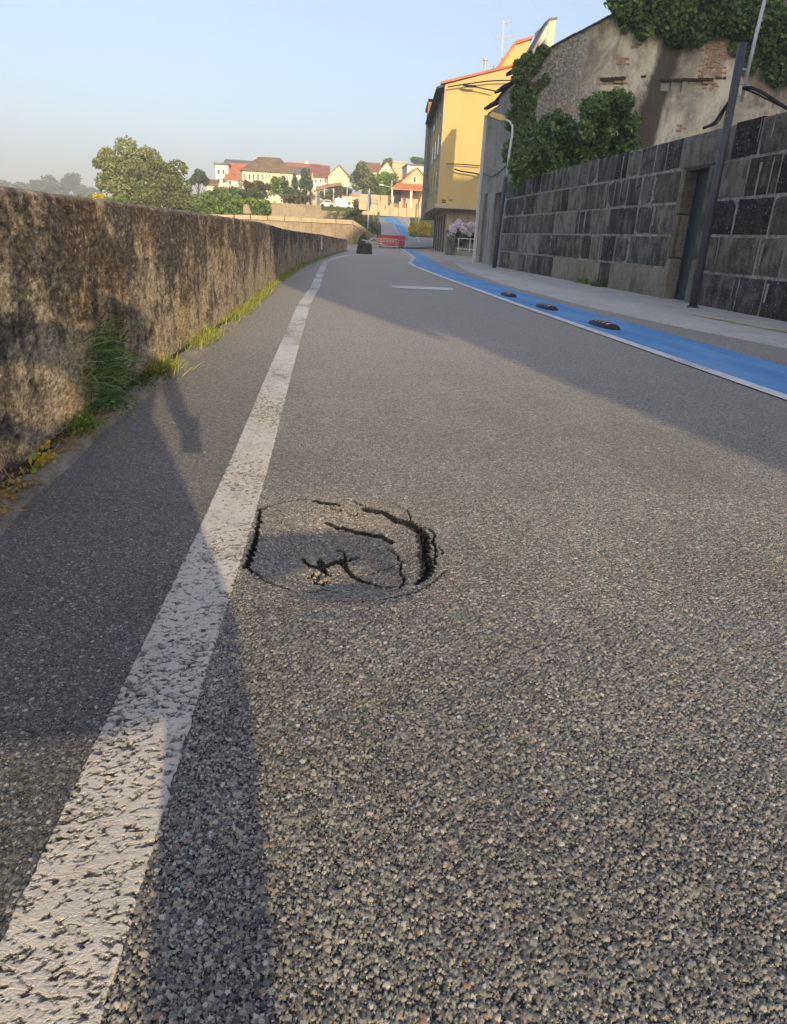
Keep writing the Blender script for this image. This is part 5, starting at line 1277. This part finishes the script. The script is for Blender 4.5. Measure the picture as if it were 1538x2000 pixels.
# the person taking the photograph
pn = thing('person','standing person in a knee-length skirt holding a phone low to photograph the road','person',(-.25,-.5,0))
def skinned(name, verts, edges, radii, m, parent, sub=2):
    me=bpy.data.meshes.new(name); me.from_pydata(verts,edges,[]); o=link(name,me,m,parent)
    md=o.modifiers.new('skin','SKIN'); md.use_smooth_shade=True
    for i,r_ in enumerate(radii): me.skin_vertices[0].data[i].radius=(r_,r_) if not isinstance(r_,tuple) else r_
    me.skin_vertices[0].data[0].use_root=True
    s=o.modifiers.new('sub','SUBSURF'); s.levels=sub; s.render_levels=sub; return o
py_=-.45
bv=[(-.23,py_,.86),(-.23,py_,1.02),(-.23,py_,1.20),(-.24,py_+.02,1.30),(-.235,py_+.05,1.38),(-.23,py_+.06,1.47),
    (-.33,py_,.84),(-.42,py_,.46),(-.46,py_-.02,.07),(-.46,py_+.13,.035),
    (-.13,py_,.84),(.085,py_+.02,.46),(.035,py_,.07),(.04,py_+.15,.035),
    (-.41,py_,1.25),(-.63,py_-.02,1.04),(-.44,py_+.06,.84),
    (-.06,py_,1.25),(.02,py_-.02,1.02),(.01,-.16,.82)]
be=[(0,1),(1,2),(2,3),(3,4),(4,5),(0,6),(6,7),(7,8),(8,9),(0,10),(10,11),(11,12),(12,13),(3,14),(14,15),(15,16),(3,17),(17,18),(18,19)]
br_=[.14,.12,.14,.10,.05,.085,.09,.06,.045,.035,.10,.085,.068,.045,.06,.04,.03,.06,.04,.03]
skinned('body',bv,be,br_,M['skin'],pn)
V=[];
for i,(z,rx,ry) in enumerate(((.95,.16,.12),(.85,.22,.15),(.65,.32,.20),(.45,.385,.24))):
    for k in range(24): a_=2*math.pi*k/24; V.append((-.25+math.cos(a_)*rx*(1+.03*math.sin(5*a_)),py_+math.sin(a_)*ry,z))
n0=len(V); link('skirt',npmesh('skirt',V,[[r_*24+k,r_*24+(k+1)%24,(r_+1)*24+(k+1)%24,(r_+1)*24+k] for r_ in range(3) for k in range(24)]),M['cloth_dark'],pn,True)
skinned('shirt',[(-.23,py_,.92),(-.23,py_,1.10),(-.235,py_,1.26),(-.41,py_,1.24),(-.06,py_,1.24),(-.50,py_-.01,1.16),(-.035,py_-.01,1.14)],[(0,1),(1,2),(2,3),(2,4),(3,5),(4,6)],[.155,.145,.125,.075,.075,.06,.06],M['cloth_dark'],pn)
skinned('hair',[(-.23,py_+.02,1.44),(-.23,py_+.03,1.50),(-.23,py_-.04,1.38)],[(0,1),(0,2)],[.095,.08,.06],M['wood'],pn)
for k,(dx,l) in enumerate(((-.012,.07),(.0,.078),(.012,.074),(.024,.06))):
    skinned('finger',[(.01+dx,-.15,.81),(.012+dx,-.10,.80),(.005+dx*.4,-.065,.785+.01*k)],[(0,1),(1,2)],[.009,.008,.007],M['skin'],pn,1)
skinned('thumb',[(-.005,-.15,.83),(-.02,-.09,.83),(-.01,-.06,.82)],[(0,1),(1,2)],[.010,.009,.008],M['skin'],pn,1)
ph=MB().box((-.038,-.058,.725),(.038,-.050,.875)).build('phone',M['black'],None,.002); tag(ph,'black smartphone held low in the hand of the photographer','phone')
bgb=MB().box((.20,-.52,.555),(.61,-.40,.61)).build('shadow_slab',M['cloth_dark'],None,.015); tag(bgb,'long flat dark bag added out of view beside the photographer for its shadow','slab')  # unseen piece added to throw the dark bump across the pothole

# ================================================================== HAZE

hz_m = bpy.data.materials.new('pale air'); hz_m.use_nodes = True; hn = hz_m.node_tree
for q in list(hn.nodes):
    if q.type == 'BSDF_PRINCIPLED': hn.nodes.remove(q)
pv = hn.nodes.new('ShaderNodeVolumePrincipled'); pv.inputs['Color'].default_value = (.85,.93,1.0,1); pv.inputs['Density'].default_value = .0016; pv.inputs['Anisotropy'].default_value = 0.0
hn.links.new(pv.outputs[0], hn.nodes['Material Output'].inputs['Volume'])
MB().box((-930,-330,-1.7),(930,1230,30)).build('haze', hz_m, None, kind='stuff')
S.cycles.volume_bounces = 0
